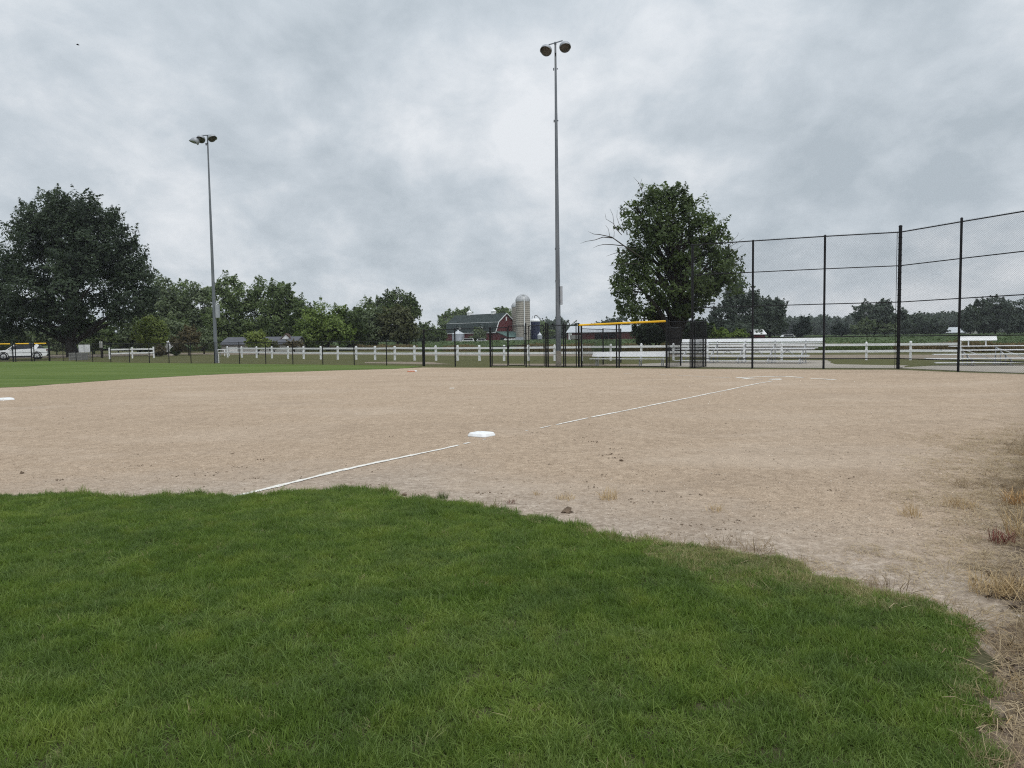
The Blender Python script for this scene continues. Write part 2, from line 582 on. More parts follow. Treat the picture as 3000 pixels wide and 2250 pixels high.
def mat_clay():
    t = NT('infield_clay')
    co = t.coord('World')
    big = t.noise(t.coord('World', (1, .45, 1), (0, 0, math.radians(-20))), .16, 5, .6, .8)
    mid = t.noise(co, 1.1, 6, .65, .3)
    small = t.noise(co, 9, 5, .72)
    grain = t.noise(co, 55, 3, .75)
    streak = t.noise(t.coord('World', (1, .55, 1), (0, 0, math.radians(-24))), 4.2, 6, .7, .5)
    band = t.noise(t.coord('World', (.28, 1, 1), (0, 0, math.radians(8))), .55, 5, .68, .6)
    c = t.ramp(big, [(.32, (.350, .262, .190)), (.50, (.425, .325, .236)), (.68, (.500, .398, .296))])
    c = t.mix(.40, c, t.ramp(band, [(.36, (.300, .222, .158)), (.52, (.430, .330, .240)), (.64, (.590, .480, .368))]))
    c = t.mix(.45, c, t.ramp(mid, [(.36, (.305, .225, .155)), (.52, (.435, .330, .238)), (.64, (.600, .475, .352))]))
    c = t.mix(.45, c, t.ramp(streak, [(.38, (.270, .198, .136)), (.52, (.445, .338, .242)), (.64, (.660, .525, .392))]))
    c = t.mix(.42, c, t.ramp(small, [(.38, (.205, .148, .100)), (.52, (.440, .335, .240)), (.64, (.700, .555, .415))]))
    c = t.mix(.36, c, t.ramp(grain, [(.38, (.130, .096, .066)), (.50, (.430, .328, .236)), (.62, (.760, .620, .480))]))
    # scuffs and heel marks: sparse dark marks of their own shape
    sc_ = t.ramp(t.noise(t.coord('World', (1, 2.2, 1)), .85, 6, .72, .6), [(.69, 0.0), (.76, .55)])
    c = t.mix(sc_, c, (.155, .115, .080))
    sp = t.n('ShaderNodeSeparateXYZ')
    t.l(t.n('ShaderNodeNewGeometry').outputs['Position'], sp.inputs[0])
    # a coarse greyer fringe along the lawn, and washed out pale patches further out
    s_ = t.math('ADD', t.math('MULTIPLY', sp.outputs[0], .667), t.math('MULTIPLY', sp.outputs[1], .746))
    s_ = t.math('ADD', s_, t.math('MULTIPLY', t.math('MAXIMUM', t.math('SUBTRACT', -1.4, sp.outputs[0]), 0.0), .9))
    s_ = t.math('ADD', s_, t.math('MULTIPLY', t.math('SUBTRACT', t.noise(co, .8, 5, .7, .4), .5), 2.4))
    fr = t.n('ShaderNodeMapRange')
    fr.clamp = True
    t.l(s_, fr.inputs[0])
    fr.inputs[1].default_value, fr.inputs[2].default_value = 7.4, 5.6
    fr.inputs[3].default_value, fr.inputs[4].default_value = 0.0, .8
    rough_ = t.ramp(t.noise(co, 13, 6, .8, .3), [(.34, (.160, .125, .098)), (.50, (.400, .335, .275)), (.64, (.720, .630, .530))])
    rough_ = t.mix(.35, rough_, t.ramp(t.noise(co, 3.4, 5, .7), [(.36, (.230, .180, .138)), (.62, (.580, .490, .400))]))
    c = t.mix(fr.outputs[0], c, rough_)
    pale = t.ramp(t.noise(t.coord('World', (.45, 1, 1), (0, 0, math.radians(-12))), .33, 5, .65, .8), [(.50, 0.0), (.66, .55)])
    c = t.mix(pale, c, t.mix(.5, c, (.600, .500, .400)))
    damp = t.ramp(t.noise(t.coord('World', (.5, 1, 1), (0, 0, math.radians(20))), .47, 5, .65, .8), [(.52, 0.0), (.68, .5)])
    c = t.mix(damp, c, t.mix(.5, c, (.270, .205, .150)))
    # towards the fence on the right the clay turns into grey soil with dead thatch
    sep = t.n('ShaderNodeSeparateXYZ')
    t.l(t.n('ShaderNodeNewGeometry').outputs['Position'], sep.inputs[0])
    # signed distance to the line x = 0.695 y (the fence), positive inside the field
    dist = t.math('SUBTRACT', t.math('MULTIPLY', sep.outputs[1], .571), t.math('MULTIPLY', sep.outputs[0], .821))
    dn = t.math('ADD', dist, t.math('MULTIPLY', t.math('SUBTRACT', t.noise(co, 2.2, 7, .78, .4), .5), 1.5))
    near = t.n('ShaderNodeMapRange')
    near.clamp = True
    t.l(sep.outputs[1], near.inputs[0])
    near.inputs[1].default_value, near.inputs[2].default_value = 7.5, 12.5
    near.inputs[3].default_value, near.inputs[4].default_value = 1.0, .06
    g = t.n('ShaderNodeMapRange')
    g.clamp = True
    t.l(dn, g.inputs[0])
    g.inputs[1].default_value, g.inputs[2].default_value = .50, .10
    g.inputs[3].default_value, g.inputs[4].default_value = 0.0, .60
    soil = t.ramp(t.noise(co, 7, 6, .78, .4), [(.30, (.130, .100, .072)), (.5, (.290, .232, .172)), (.68, (.50, .415, .32))])
    soil = t.mix(.4, soil, t.ramp(grain, [(.35, (.09, .07, .05)), (.7, (.52, .44, .33))]))
    c = t.mix(t.math('MULTIPLY', g.outputs[0], near.outputs[0]), c, soil)
    g2 = t.n('ShaderNodeMapRange')
    g2.clamp = True
    t.l(dn, g2.inputs[0])
    g2.inputs[1].default_value, g2.inputs[2].default_value = .22, .0
    g2.inputs[3].default_value, g2.inputs[4].default_value = 0.0, .9
    mulch = t.ramp(t.noise(co, 12, 5, .75), [(.32, (.055, .040, .031)), (.52, (.140, .102, .075)), (.72, (.32, .245, .175))])
    c = t.mix(t.math('MULTIPLY', g2.outputs[0], near.outputs[0]), c, mulch)
    t.color(c)
    h = t.math('ADD', t.math('MULTIPLY', small, .6), t.math('MULTIPLY', grain, .35))
    t.bump(h, 1.0, .05)
    t.rough(.95, .05)
    return t.m


def mat_lawn_soil():
    t = NT('lawn_thatch')
    co = t.coord('World')
    c = t.ramp(t.noise(co, 30, 4, .7), [(.3, (.050, .050, .026)), (.7, (.110, .100, .058))])
    t.color(c)
    t.rough(.95, .05)
    return t.m


far = 950
sheet('ground', [(-far, -60), (far, -60), (far, far), (-far, far)], 0.0, mat_field_grass(), 'rough olive and straw coloured grass ground reaching to the horizon', 'ground')

far_edge_px = [(0, 1136), (76, 1133), (152, 1126.6), (239, 1121), (304, 1116), (369, 1111.4), (434, 1108), (480, 1105.5), (558, 1101), (667, 1095.8),
               (775, 1092.0), (884, 1089), (987, 1085.3), (1074, 1083.2), (1150, 1081), (1190, 1079.2)]
far_edge = [G(*p) for p in far_edge_px]
front_px = [(1239, 1077), (1437, 1077.5), (1652, 1078.5), (1953, 1080), (2028, 1081), (2204, 1081.5), (2412, 1083), (2631, 1083.5), (2808, 1091)]
front = [G(*p) for p in front_px]
clay_poly = [(-24, 26), ] + [(p.x, p.y) for p in far_edge] + [(p.x, p.y) for p in front] + [(20.3, 28.3), (4.6, 6.2), (3.4, 3.0), (3.2, -2), (-8, -2), (-24, 4), (-28, 14), (-27, 21)]
M_CLAY = mat_clay()
sheet('infield', clay_poly, .004, M_CLAY, 'pale tan clay infield of the ball diamond', 'infield', .05, .3, jit_from=(1, len(far_edge)))

low_px = [(147, 1058), (185.5, 1058.5), (223.5, 1059.3), (272, 1060.6), (325, 1061.8), (380, 1062.9), (438, 1063.8), (495.6, 1064.4), (560, 1064.9), (629, 1065.4), (702, 1066.4),
          (779, 1067), (858.4, 1067.8), (946, 1068.4), (1038, 1069.8), (1133, 1071), (1239, 1072.4)]
low_pts = [G(*p) for p in low_px]
turf = [(-24.0, 26.0)] + [(p.x, p.y) for p in far_edge] + [(p.x, p.y - .12) for p in reversed(low_pts)] + [(G(39, 1060.5).x, G(39, 1060.5).y - .1), (-62, 78), (-70, 60), (-50, 30), (-27, 21)]
sheet('outfield', turf, .010, mat_turf(), 'bright green mown outfield turf in front of the low black fence', 'lawn', .06, .3, jit_from=(1, len(far_edge)))

lawn_px = [(0, 1458), (150, 1457), (300, 1460), (440, 1457), (597, 1455), (700, 1457), (800, 1453), (868, 1446), (1004, 1440), (1085, 1443), (1139, 1454), (1221, 1467), (1329, 1481), (1438, 1499), (1560, 1519),
           (1695, 1549), (1763, 1566), (1899, 1589), (2034, 1614), (2170, 1637), (2305, 1665), (2441, 1702), (2577, 1743), (2685, 1777), (2767, 1811), (2848, 1858),
           (2902, 1912), (2923, 1953), (2902, 2007), (2882, 2088), (2868, 2170), (2862, 2250)]
lawn_edge = [G(*p) for p in lawn_px]
lawn_poly = [(-9.5, 9.1)] + [(p.x, p.y) for p in lawn_edge] + [(1.9, 2.2), (2.0, -1.9), (-20, -1.9), (-20, 12.5)]
sheet('lawn', lawn_poly, .012, mat_lawn_soil(), 'lawn bed under the thick green grass in front of the camera', 'lawn', .02, .15, jit_from=(0, len(lawn_edge)))


def strip_px(name, a, b, z, mat, label, cat):
    """ground sheet between two lists of photograph points"""
    pts = [(G(*p).x, G(*p).y) for p in a] + [(G(*p).x, G(*p).y) for p in reversed(b)]
    return sheet(name, pts, z, mat, label, cat, .08, .8)


strip_px('path', [(-60, 1041), (300, 1038), (520, 1033.5), (760, 1033.5), (1000, 1033), (1300, 1036.5), (1600, 1037.5), (2000, 1038), (2400, 1039.5), (2800, 1039), (3150, 1042)],
         [(-60, 1052), (250, 1047), (520, 1038.5), (760, 1039), (1000, 1038.5), (1300, 1042), (1600, 1043.5), (2000, 1046), (2400, 1049), (2800, 1052), (3150, 1056)], .006, M_GRAVEL,
         'tan gravel track running behind the white board fence', 'path')
strip_px('dirt_patch', [(1070, 1061.5), (1150, 1060), (1260, 1061)], [(1070, 1064), (1180, 1066.5), (1330, 1068)], .008, M_GRAVEL, 'bare dirt patch behind the low black fence', 'dirt patch')
strip_px('walkway', [(1440, 1066), (1700, 1066), (1880, 1067)], [(1440, 1071), (1700, 1072), (1940, 1073)], .009, M_GRAVEL, 'worn dirt walk behind the gates and dugout', 'path')
strip_px('pavement', [(1880, 1066.5), (2130, 1056), (2420, 1056), (2445, 1067.5), (2660, 1071)], [(1880, 1074.5), (2030, 1076), (2200, 1077.5), (2412, 1079), (2640, 1079.5)], .012, M_CONCRETE,
         'pale concrete pad under the long bleacher behind the backstop', 'pavement')
p2 = [(18.05, 35.2), (22.5, 38.0), (30, 36), (30, 24), (20.9, 28.4), (19.2, 31.5)]
sheet('pavement', p2, .012, M_CONCRETE, 'pale concrete pad under the bleacher at the right edge', 'pavement')


# ------------------------------------------------------------------ scattering
def scatter(name, pts, rot, scl, tint, sources, label, cat):
    me = bpy.data.meshes.new(name)
    n = len(pts)
    me.vertices.add(n)
    me.vertices.foreach_set('co', np.asarray(pts, np.float32).ravel())
    a = me.attributes.new('rot', 'FLOAT_VECTOR', 'POINT'); a.data.foreach_set('vector', np.asarray(rot, np.float32).ravel())
    a = me.attributes.new('scl', 'FLOAT_VECTOR', 'POINT'); a.data.foreach_set('vector', np.asarray(scl, np.float32).ravel())
    a = me.attributes.new('tint', 'FLOAT', 'POINT'); a.data.foreach_set('value', np.asarray(tint, np.float32))
    a = me.attributes.new('pick', 'INT', 'POINT'); a.data.foreach_set('value', rng.integers(0, len(sources), n).astype(np.int32))
    o = link(name, me)
    tag(o, label, cat, None, 'stuff')
    col = bpy.data.collections.new(name + '_source')
    for s in sources: col.objects.link(s)
    ng = bpy.data.node_groups.new(name, 'GeometryNodeTree')
    ng.interface.new_socket('Geometry', in_out='INPUT', socket_type='NodeSocketGeometry')
    ng.interface.new_socket('Geometry', in_out='OUTPUT', socket_type='NodeSocketGeometry')
    gi, go = ng.nodes.new('NodeGroupInput'), ng.nodes.new('NodeGroupOutput')
    iop = ng.nodes.new('GeometryNodeInstanceOnPoints')
    ci = ng.nodes.new('GeometryNodeCollectionInfo')
    ci.inputs['Collection'].default_value = col
    ci.inputs['Separate Children'].default_value = True
    ci.inputs['Reset Children'].default_value = True

    def attr(nm, ty):
        x = ng.nodes.new('GeometryNodeInputNamedAttribute')
        x.data_type = ty
        x.inputs['Name'].default_value = nm
        return x.outputs['Attribute']
    L = ng.links.new
    L(gi.outputs[0], iop.inputs['Points'])
    L(ci.outputs[0], iop.inputs['Instance'])
    iop.inputs['Pick Instance'].default_value = True
    L(attr('pick', 'INT'), iop.inputs['Instance Index'])
    er = ng.nodes.new('FunctionNodeEulerToRotation')
    L(attr('rot', 'FLOAT_VECTOR'), er.inputs[0])
    L(er.outputs[0], iop.inputs['Rotation'])
    L(attr('scl', 'FLOAT_VECTOR'), iop.inputs['Scale'])
    L(iop.outputs[0], go.inputs[0])
    md = o.modifiers.new('scatter', 'NODES')
    md.node_group = ng
    return o


def tuft_mesh(name, mat, blades, radius, hmin, hmax, width, lean, curl, seed):
    r = np.random.default_rng(seed)
    V, Fq = [], []
    for b in range(blades):
        an, rr = r.uniform(0, 6.283), radius * math.sqrt(r.uniform())
        x, y = rr * math.cos(an), rr * math.sin(an)
        h = r.uniform(hmin, hmax)
        la = r.uniform(0, 6.283)
        dl = abs(r.normal()) * lean
        dx, dy = math.cos(la), math.sin(la)
        w = width * r.uniform(.7, 1.2)
        fa = r.uniform(0, 6.283)
        wx, wy = math.cos(fa) * w / 2, math.sin(fa) * w / 2
        n0 = len(V)
        for k, t in enumerate((0, .45, .8, 1.0)):
            off = h * (dl * t + curl * t * t * dl)
            zz = h * t * math.sqrt(max(.1, 1 - (dl * .55) ** 2)) - h * curl * .25 * dl * t ** 3
            ww = (1, .9, .55, .06)[k]
            V.append((x + dx * off - wx * ww, y + dy * off - wy * ww, zz))
            V.append((x + dx * off + wx * ww, y + dy * off + wy * ww, zz))
        for k in range(3):
            Fq.append((n0 + 2 * k, n0 + 2 * k + 1, n0 + 2 * k + 3, n0 + 2 * k + 2))
    return mesh_np(name, V, Fq, mat)


def tuft_objects(name, mat, count, **kw):
    return [bpy.data.objects.new(name, tuft_mesh(name, mat, seed=100 + i, **kw)) for i in range(count)]


def inside(poly, x, y):
    poly = np.asarray([(p[0], p[1]) for p in poly])
    res = np.zeros(len(x), bool)
    j = len(poly) - 1
    for i in range(len(poly)):
        xi, yi, xj, yj = *poly[i], *poly[j]
        c = ((yi > y) != (yj > y)) & (x < (xj - xi) * (y - yi) / (yj - yi + 1e-12) + xi)
        res ^= c
        j = i
    return res


def dist_to(line, x, y):
    d = np.full(len(x), 1e9)
    for a, b in zip(line[:-1], line[1:]):
        ax, ay, bx, by = a[0], a[1], b[0], b[1]
        L2 = (bx - ax) ** 2 + (by - ay) ** 2 + 1e-9
        t = np.clip(((x - ax) * (bx - ax) + (y - ay) * (by - ay)) / L2, 0, 1)
        d = np.minimum(d, np.hypot(x - ax - t * (bx - ax), y - ay - t * (by - ay)))
    return d


_vn = {}
def vnoise(x, y, s, seed=0):
    """smooth value noise 0..1"""
    if seed not in _vn: _vn[seed] = np.random.default_rng(1000 + seed).random((256, 256))
    T = _vn[seed]
    x, y = x / s, y / s
    xi, yi = np.floor(x).astype(int), np.floor(y).astype(int)
    fx, fy = x - xi, y - yi
    fx, fy = fx * fx * (3 - 2 * fx), fy * fy * (3 - 2 * fy)
    g = lambda i, j: T[i % 256, j % 256]
    return (g(xi, yi) * (1 - fx) + g(xi + 1, yi) * fx) * (1 - fy) + (g(xi, yi + 1) * (1 - fx) + g(xi + 1, yi + 1) * fx) * fy


def in_view(x, y, margin=1.0):
    return (y > 1.9) & (np.abs(x) < .70 * y + margin)


M_BLADE = blade_material('grass_blades', [(0, (.084, .142, .025)), (.45, (.142, .222, .038)), (.84, (.225, .300, .062)), (.9, (.27, .29, .11)), (1, (.46, .39, .21))],
                         [(.120, .178, .062), (.205, .258, .042)], .40)
M_DRYBLADE = blade_material('dry_blades', [(0, (.16, .11, .065)), (.4, (.30, .225, .135)), (.75, (.45, .36, .225)), (.93, (.40, .27, .13)), (1, (.19, .15, .06))], None, .2, .7)
M_LITTER = blade_material('leaf_litter', [(0, (.060, .045, .036)), (.5, (.150, .110, .080)), (.85, (.28, .22, .16)), (1, (.45, .39, .32))], None, .1, .8)


def make_grass():
    n = 105000
    x = rng.uniform(-8.5, 3.4, n)
    y = rng.uniform(1.9, 9.8, n)
    lp = [(-9.5, 9.1)] + [(p.x, p.y) for p in lawn_edge] + [(1.9, 1.5), (-9.5, 1.5)]
    edge = [(-9.5, 9.1)] + [(p.x, p.y) for p in lawn_edge]
    de = dist_to(edge, x, y)
    ins = inside(lp, x, y)
    sd = np.where(ins, de, -de) + (vnoise(x, y, .16, 3) - .5) * .20 + (vnoise(x, y, .55, 4) - .5) * .22
    keep = (sd > 0) & in_view(x, y) & (rng.random(n) < .74 + .6 * vnoise(x, y, .28, 17))
    x, y, sd = x[keep], y[keep], sd[keep]
    # dry border on the right-hand part of the edge
    rightness = np.clip((x - .55) / .7, 0, 1) * np.clip((y - 4.1) / .7, .12, 1)
    dry = np.clip(1.35 - sd / (0.10 + .62 * rightness * vnoise(x, y, .5, 9)), 0, 1) * (.18 + .82 * rightness)
    m = len(x)
    hpatch = .48 + .30 * vnoise(x, y, .45, 1) + .80 * vnoise(x, y, .13, 2)
    edge_tall = np.where((sd < .10) & (rng.random(m) < .22) & (x < 1.0), rng.uniform(1.2, 2.1, m), 1.0)
    h = hpatch * edge_tall
    tint = np.clip(.02 + .36 * vnoise(x, y, .8, 5) + .55 * vnoise(x, y, .15, 6) + rng.normal(0, .10, m), 0, .84)
    tint = np.where(rng.random(m) < dry * .95, rng.uniform(.87, 1.0, m), tint)
    tint = np.where(rng.random(m) < .012, rng.uniform(.86, .97, m), tint)
    wid = rng.uniform(.85, 1.2, m)
    ta = 6.283 * 2 * vnoise(x, y, .3, 7)
    tl = .10 + .38 * vnoise(x, y, .17, 8)
    rot = np.stack([tl * np.cos(ta) + rng.normal(0, .12, m), tl * np.sin(ta) + rng.normal(0, .12, m), rng.uniform(0, 6.283, m)], 1)
    src = tuft_objects('grass_tuft', M_BLADE, 6, blades=30, radius=.045, hmin=.020, hmax=.050, width=.0040, lean=.66, curl=.9)
    scatter('grass', np.stack([x, y, np.full(m, .012)], 1), rot, np.stack([wid, wid, h], 1), tint, src,
            'thick green lawn grass with patchy blades and a dry right edge in the foreground', 'grass')
    # a few taller leaning blades along the lawn edge
    return m


print('grass', make_grass())


def make_dry():
    n = 60000
    x = rng.uniform(-1, 9, n)
    y = rng.uniform(1.9, 12.5, n)
    lp = [(-9.5, 9.1)] + [(p.x, p.y) for p in lawn_edge] + [(1.9, 1.5), (-9.5, 1.5)]
    ins = inside(lp, x, y)
    fence = (y * .571 - x * .821) + (vnoise(x, y, .9, 11) - .5) * .8     # distance from the fence line
    edge = dist_to([(p.x, p.y) for p in lawn_edge[10:]], x, y) + (vnoise(x, y, .5, 12) - .5) * .3
    dens = np.clip(.60 - fence / .75, 0, 1) * .7 * (.35 + .65 * (vnoise(x, y, .55, 13) > .42)) * np.clip((14 - y) / 5, 0, 1)
    dens = np.maximum(dens, np.clip(1 - edge / .28, 0, 1) * np.clip((x - 1.0) / 1.0, 0, 1) * .9)
    keep = (~ins) & (rng.random(n) < dens * .55) & in_view(x, y, .8) & (fence > -1.2)
    x, y, fence = x[keep], y[keep], fence[keep]
    m = len(x)
    up = vnoise(x, y, .35, 14)
    h = np.where(up > .60, rng.uniform(.9, 1.7, m), rng.uniform(.35, .75, m))
    tint = np.clip(.15 + .55 * vnoise(x, y, .6, 15) + rng.normal(0, .16, m), 0, .95)
    w = rng.uniform(.8, 1.5, m)
    rot = np.stack([rng.normal(0, .45, m), rng.normal(0, .45, m), rng.uniform(0, 6.283, m)], 1)
    src = tuft_objects('dry_tuft', M_DRYBLADE, 6, blades=26, radius=.07, hmin=.035, hmax=.10, width=.0027, lean=.75, curl=1.0)
    scatter('dry_grass', np.stack([x, y, np.full(m, .006)], 1), rot, np.stack([w, w, h], 1), tint, src,
            'straw coloured dead grass matted between the lawn and the right fence', 'dry grass')
    # thatch lying flat on the clay
    n = 52000
    x = rng.uniform(-1.5, 10, n)
    y = rng.uniform(2, 16, n)
    fence = (y * .571 - x * .821) + (vnoise(x, y, 1.1, 21) - .5) * 1.6
    dens = np.clip(1.0 - fence / 1.5, 0, 1) ** 1.8 * np.clip((17 - y) / 8, 0, 1)
    keep = (rng.random(n) < dens * .55) & (~inside(lp, x, y)) & in_view(x, y, .8)
    x, y = x[keep], y[keep]
    m = len(x)
    rot = np.stack([rng.normal(0, .1, m), rng.normal(0, .1, m), rng.uniform(0, 6.283, m)], 1)
    V, Q = [], []
    for k in range(14):
        an, l, wd = rng.uniform(0, 6.28), rng.uniform(.03, .11), rng.uniform(.0008, .0016)
        cx, cy = rng.normal(0, .06, 2)
        dx, dy = math.cos(an), math.sin(an)
        n0 = len(V)
        for s, zz in ((-1, .002), (0, rng.uniform(.006, .016)), (1, .003)):
            V.append((cx + dx * l / 2 * s - dy * wd, cy + dy * l / 2 * s + dx * wd, zz))
            V.append((cx + dx * l / 2 * s + dy * wd, cy + dy * l / 2 * s - dx * wd, zz))
        Q += [(n0, n0 + 1, n0 + 3, n0 + 2), (n0 + 2, n0 + 3, n0 + 5, n0 + 4)]
    so = bpy.data.objects.new('straw', mesh_np('straw', V, Q, M_DRYBLADE))
    scatter('straw', np.stack([x, y, np.full(m, .006)], 1), rot, np.ones((m, 3)) * rng.uniform(.8, 1.5, (m, 1)), np.clip(rng.normal(.68, .10, m), 0, .9), [so],
            'loose straw lying flat on the clay near the right fence', 'straw')
    # dead leaves and bark along the fence
    n = 9000
    x = rng.uniform(1.5, 9, n)
    y = rng.uniform(1.9, 12, n)
    fence = (y * .571 - x * .821) + (vnoise(x, y, .7, 31) - .5) * .8
    keep = (fence < .32) & (y < 5.4) & (rng.random(n) < np.clip(1.0 - fence / .4, 0, 1)) & (~inside(lp, x, y)) & in_view(x, y, .6)
    x, y = x[keep], y[keep]
    m = len(x)
    rot = np.stack([rng.normal(0, .5, m), rng.normal(0, .5, m), rng.uniform(0, 6.283, m)], 1)
    srcs = []
    for k in range(4):
        l, wd = rng.uniform(.02, .035), rng.uniform(.010, .018)
        V = [(-l, 0, .002), (-l * .3, wd, .012), (l * .5, wd * .8, .010), (l, 0, .004), (l * .4, -wd, .013), (-l * .4, -wd * .9, .009), (0, 0, .001)]
        Q = [(6, i, (i + 1) % 6) for i in range(6)]
        srcs.append(bpy.data.objects.new('dead_leaf', mesh_np('dead_leaf', V, Q, M_LITTER)))
    scatter('leaf_litter', np.stack([x, y, np.full(m, .008)], 1), rot, np.ones((m, 3)) * rng.uniform(.7, 1.5, (m, 1)), np.clip(rng.normal(.42, .25, m), 0, 1), srcs,
            'brown dead leaves and bark chips along the right fence', 'leaf litter')


make_dry()


def blob(r, flat, seed, n=7, m=5):
    q = np.random.default_rng(seed)
    prof = []
    V, Fq = [], []
    for i in range(m):
        th = math.pi * i / (m - 1)
        for j in range(n):
            ph = 2 * math.pi * j / n
            k = r * (1 + .28 * q.normal())
            V.append((k * math.sin(th) * math.cos(ph), k * math.sin(th) * math.sin(ph), k * math.cos(th) * flat))
    for i in range(m - 1):
        for j in range(n):
            Fq.append((i * n + j, i * n + (j + 1) % n, (i + 1) * n + (j + 1) % n, (i + 1) * n + j))
    return V, Fq


def make_crumbs():
    M_C = blade_material('clay_crumbs', [(0, (.24, .185, .135)), (.5, (.38, .31, .24)), (1, (.58, .50, .41))], None, 0.0, .95)
    n = 15000
    y = 6.2 + 11 * rng.random(n) ** 1.6
    x = rng.uniform(-1, 1, n) * (.72 * y + .5)
    lp = [(-9.5, 9.1)] + [(p.x, p.y) for p in lawn_edge] + [(1.9, 1.5), (-9.5, 1.5)]
    keep = ~inside(lp, x, y) & (y * .571 - x * .821 > 0)
    x, y = x[keep], y[keep]
    m = len(x)
    srcs = []
    for k in range(4):
        V, Q = blob(.006, .7, 60 + k, 5, 4)
        srcs.append(bpy.data.objects.new('crumb', mesh_np('crumb', V, Q, M_C)))
    s = rng.gamma(3, .24, m)[:, None] * np.ones((1, 3))
    rot = rng.uniform(0, 6.28, (m, 3))
    scatter('clay_crumbs', np.stack([x, y, np.full(m, .005)], 1), rot, s, rng.uniform(0, 1, m), srcs, 'small loose crumbs of clay scattered over the near infield', 'gravel')


make_crumbs()


# ------------------------------------------------------------------ trees
def tubes_np(segs, n=6):
    """list of (p, q, r0, r1) -> vertex and quad arrays"""
    V, Q = [], []
    for p, q, r0, r1 in segs:
        p, q = Vector(p), Vector(q)
        d = (q - p)
        if d.length < 1e-5: continue
        d.normalize()
        a = d.cross(Vector((0, 0, 1)) if abs(d.z) < .9 else Vector((1, 0, 0))).normalized()
        b = d.cross(a)
        n0 = len(V)
        for c, r in ((p, r0), (q, r1)):
            for i in range(n):
                t = 2 * math.pi * i / n
                V.append(c + a * (r * math.cos(t)) + b * (r * math.sin(t)))
        Q += [(n0 + i, n0 + (i + 1) % n, n0 + n + (i + 1) % n, n0 + n + i) for i in range(n)]
    return np.array([tuple(v) for v in V]), np.array(Q)


def leaves_np(centers, outward, cs, per, leaf, flat, r, tint_c, up=.55, stretch=1.0):
    k = len(centers)
    n = k * per
    ci = np.repeat(np.arange(k), per)
    off = r.normal(0, 1, (n, 3))
    off /= np.maximum(1, np.linalg.norm(off, axis=1) / 1.7)[:, None]
    # clumps are plumes that reach outwards and up
    ax = outward * .8 + np.array([0, 0, .75]) + r.normal(0, .35, (k, 3))
    ax /= np.linalg.norm(ax, axis=1)[:, None]
    al = (off * ax[ci]).sum(1)
    off = off - ax[ci] * al[:, None]
    along = np.abs(al) * 1.9 - .7
    off *= np.clip(.95 - .38 * along, .12, 1.1)[:, None]
    off = off + ax[ci] * along[:, None]
    csz = (cs * r.uniform(.65, 1.25, k))[ci][:, None]
    p = centers[ci] + off * csz * np.array([.55, .55, .55 * flat])
    nr = r.normal(0, 1, (n, 3)) * .52 + np.array([0, 0, up]) + outward[ci] * .45 + off * .30
    nr /= np.linalg.norm(nr, axis=1)[:, None]
    t = r.normal(0, 1, (n, 3)) + off * .5 + np.array([0, 0, -.15])
    t -= nr * (t * nr).sum(1)[:, None]
    t /= np.linalg.norm(t, axis=1)[:, None]
    b = np.cross(nr, t)
    l = (leaf * r.uniform(.6, 1.3, n))[:, None]
    w = l * .48
    V = np.stack([p - t * l, p + b * w - t * l * .1, p + t * l * stretch - nr * l * .25, p - b * w - t * l * .1], 1).reshape(-1, 3)
    Q = np.arange(4 * n).reshape(-1, 4)
    tint = np.clip(tint_c[ci] + r.normal(0, .10, n), 0, 1)
    return V, Q, np.repeat(tint, 4)


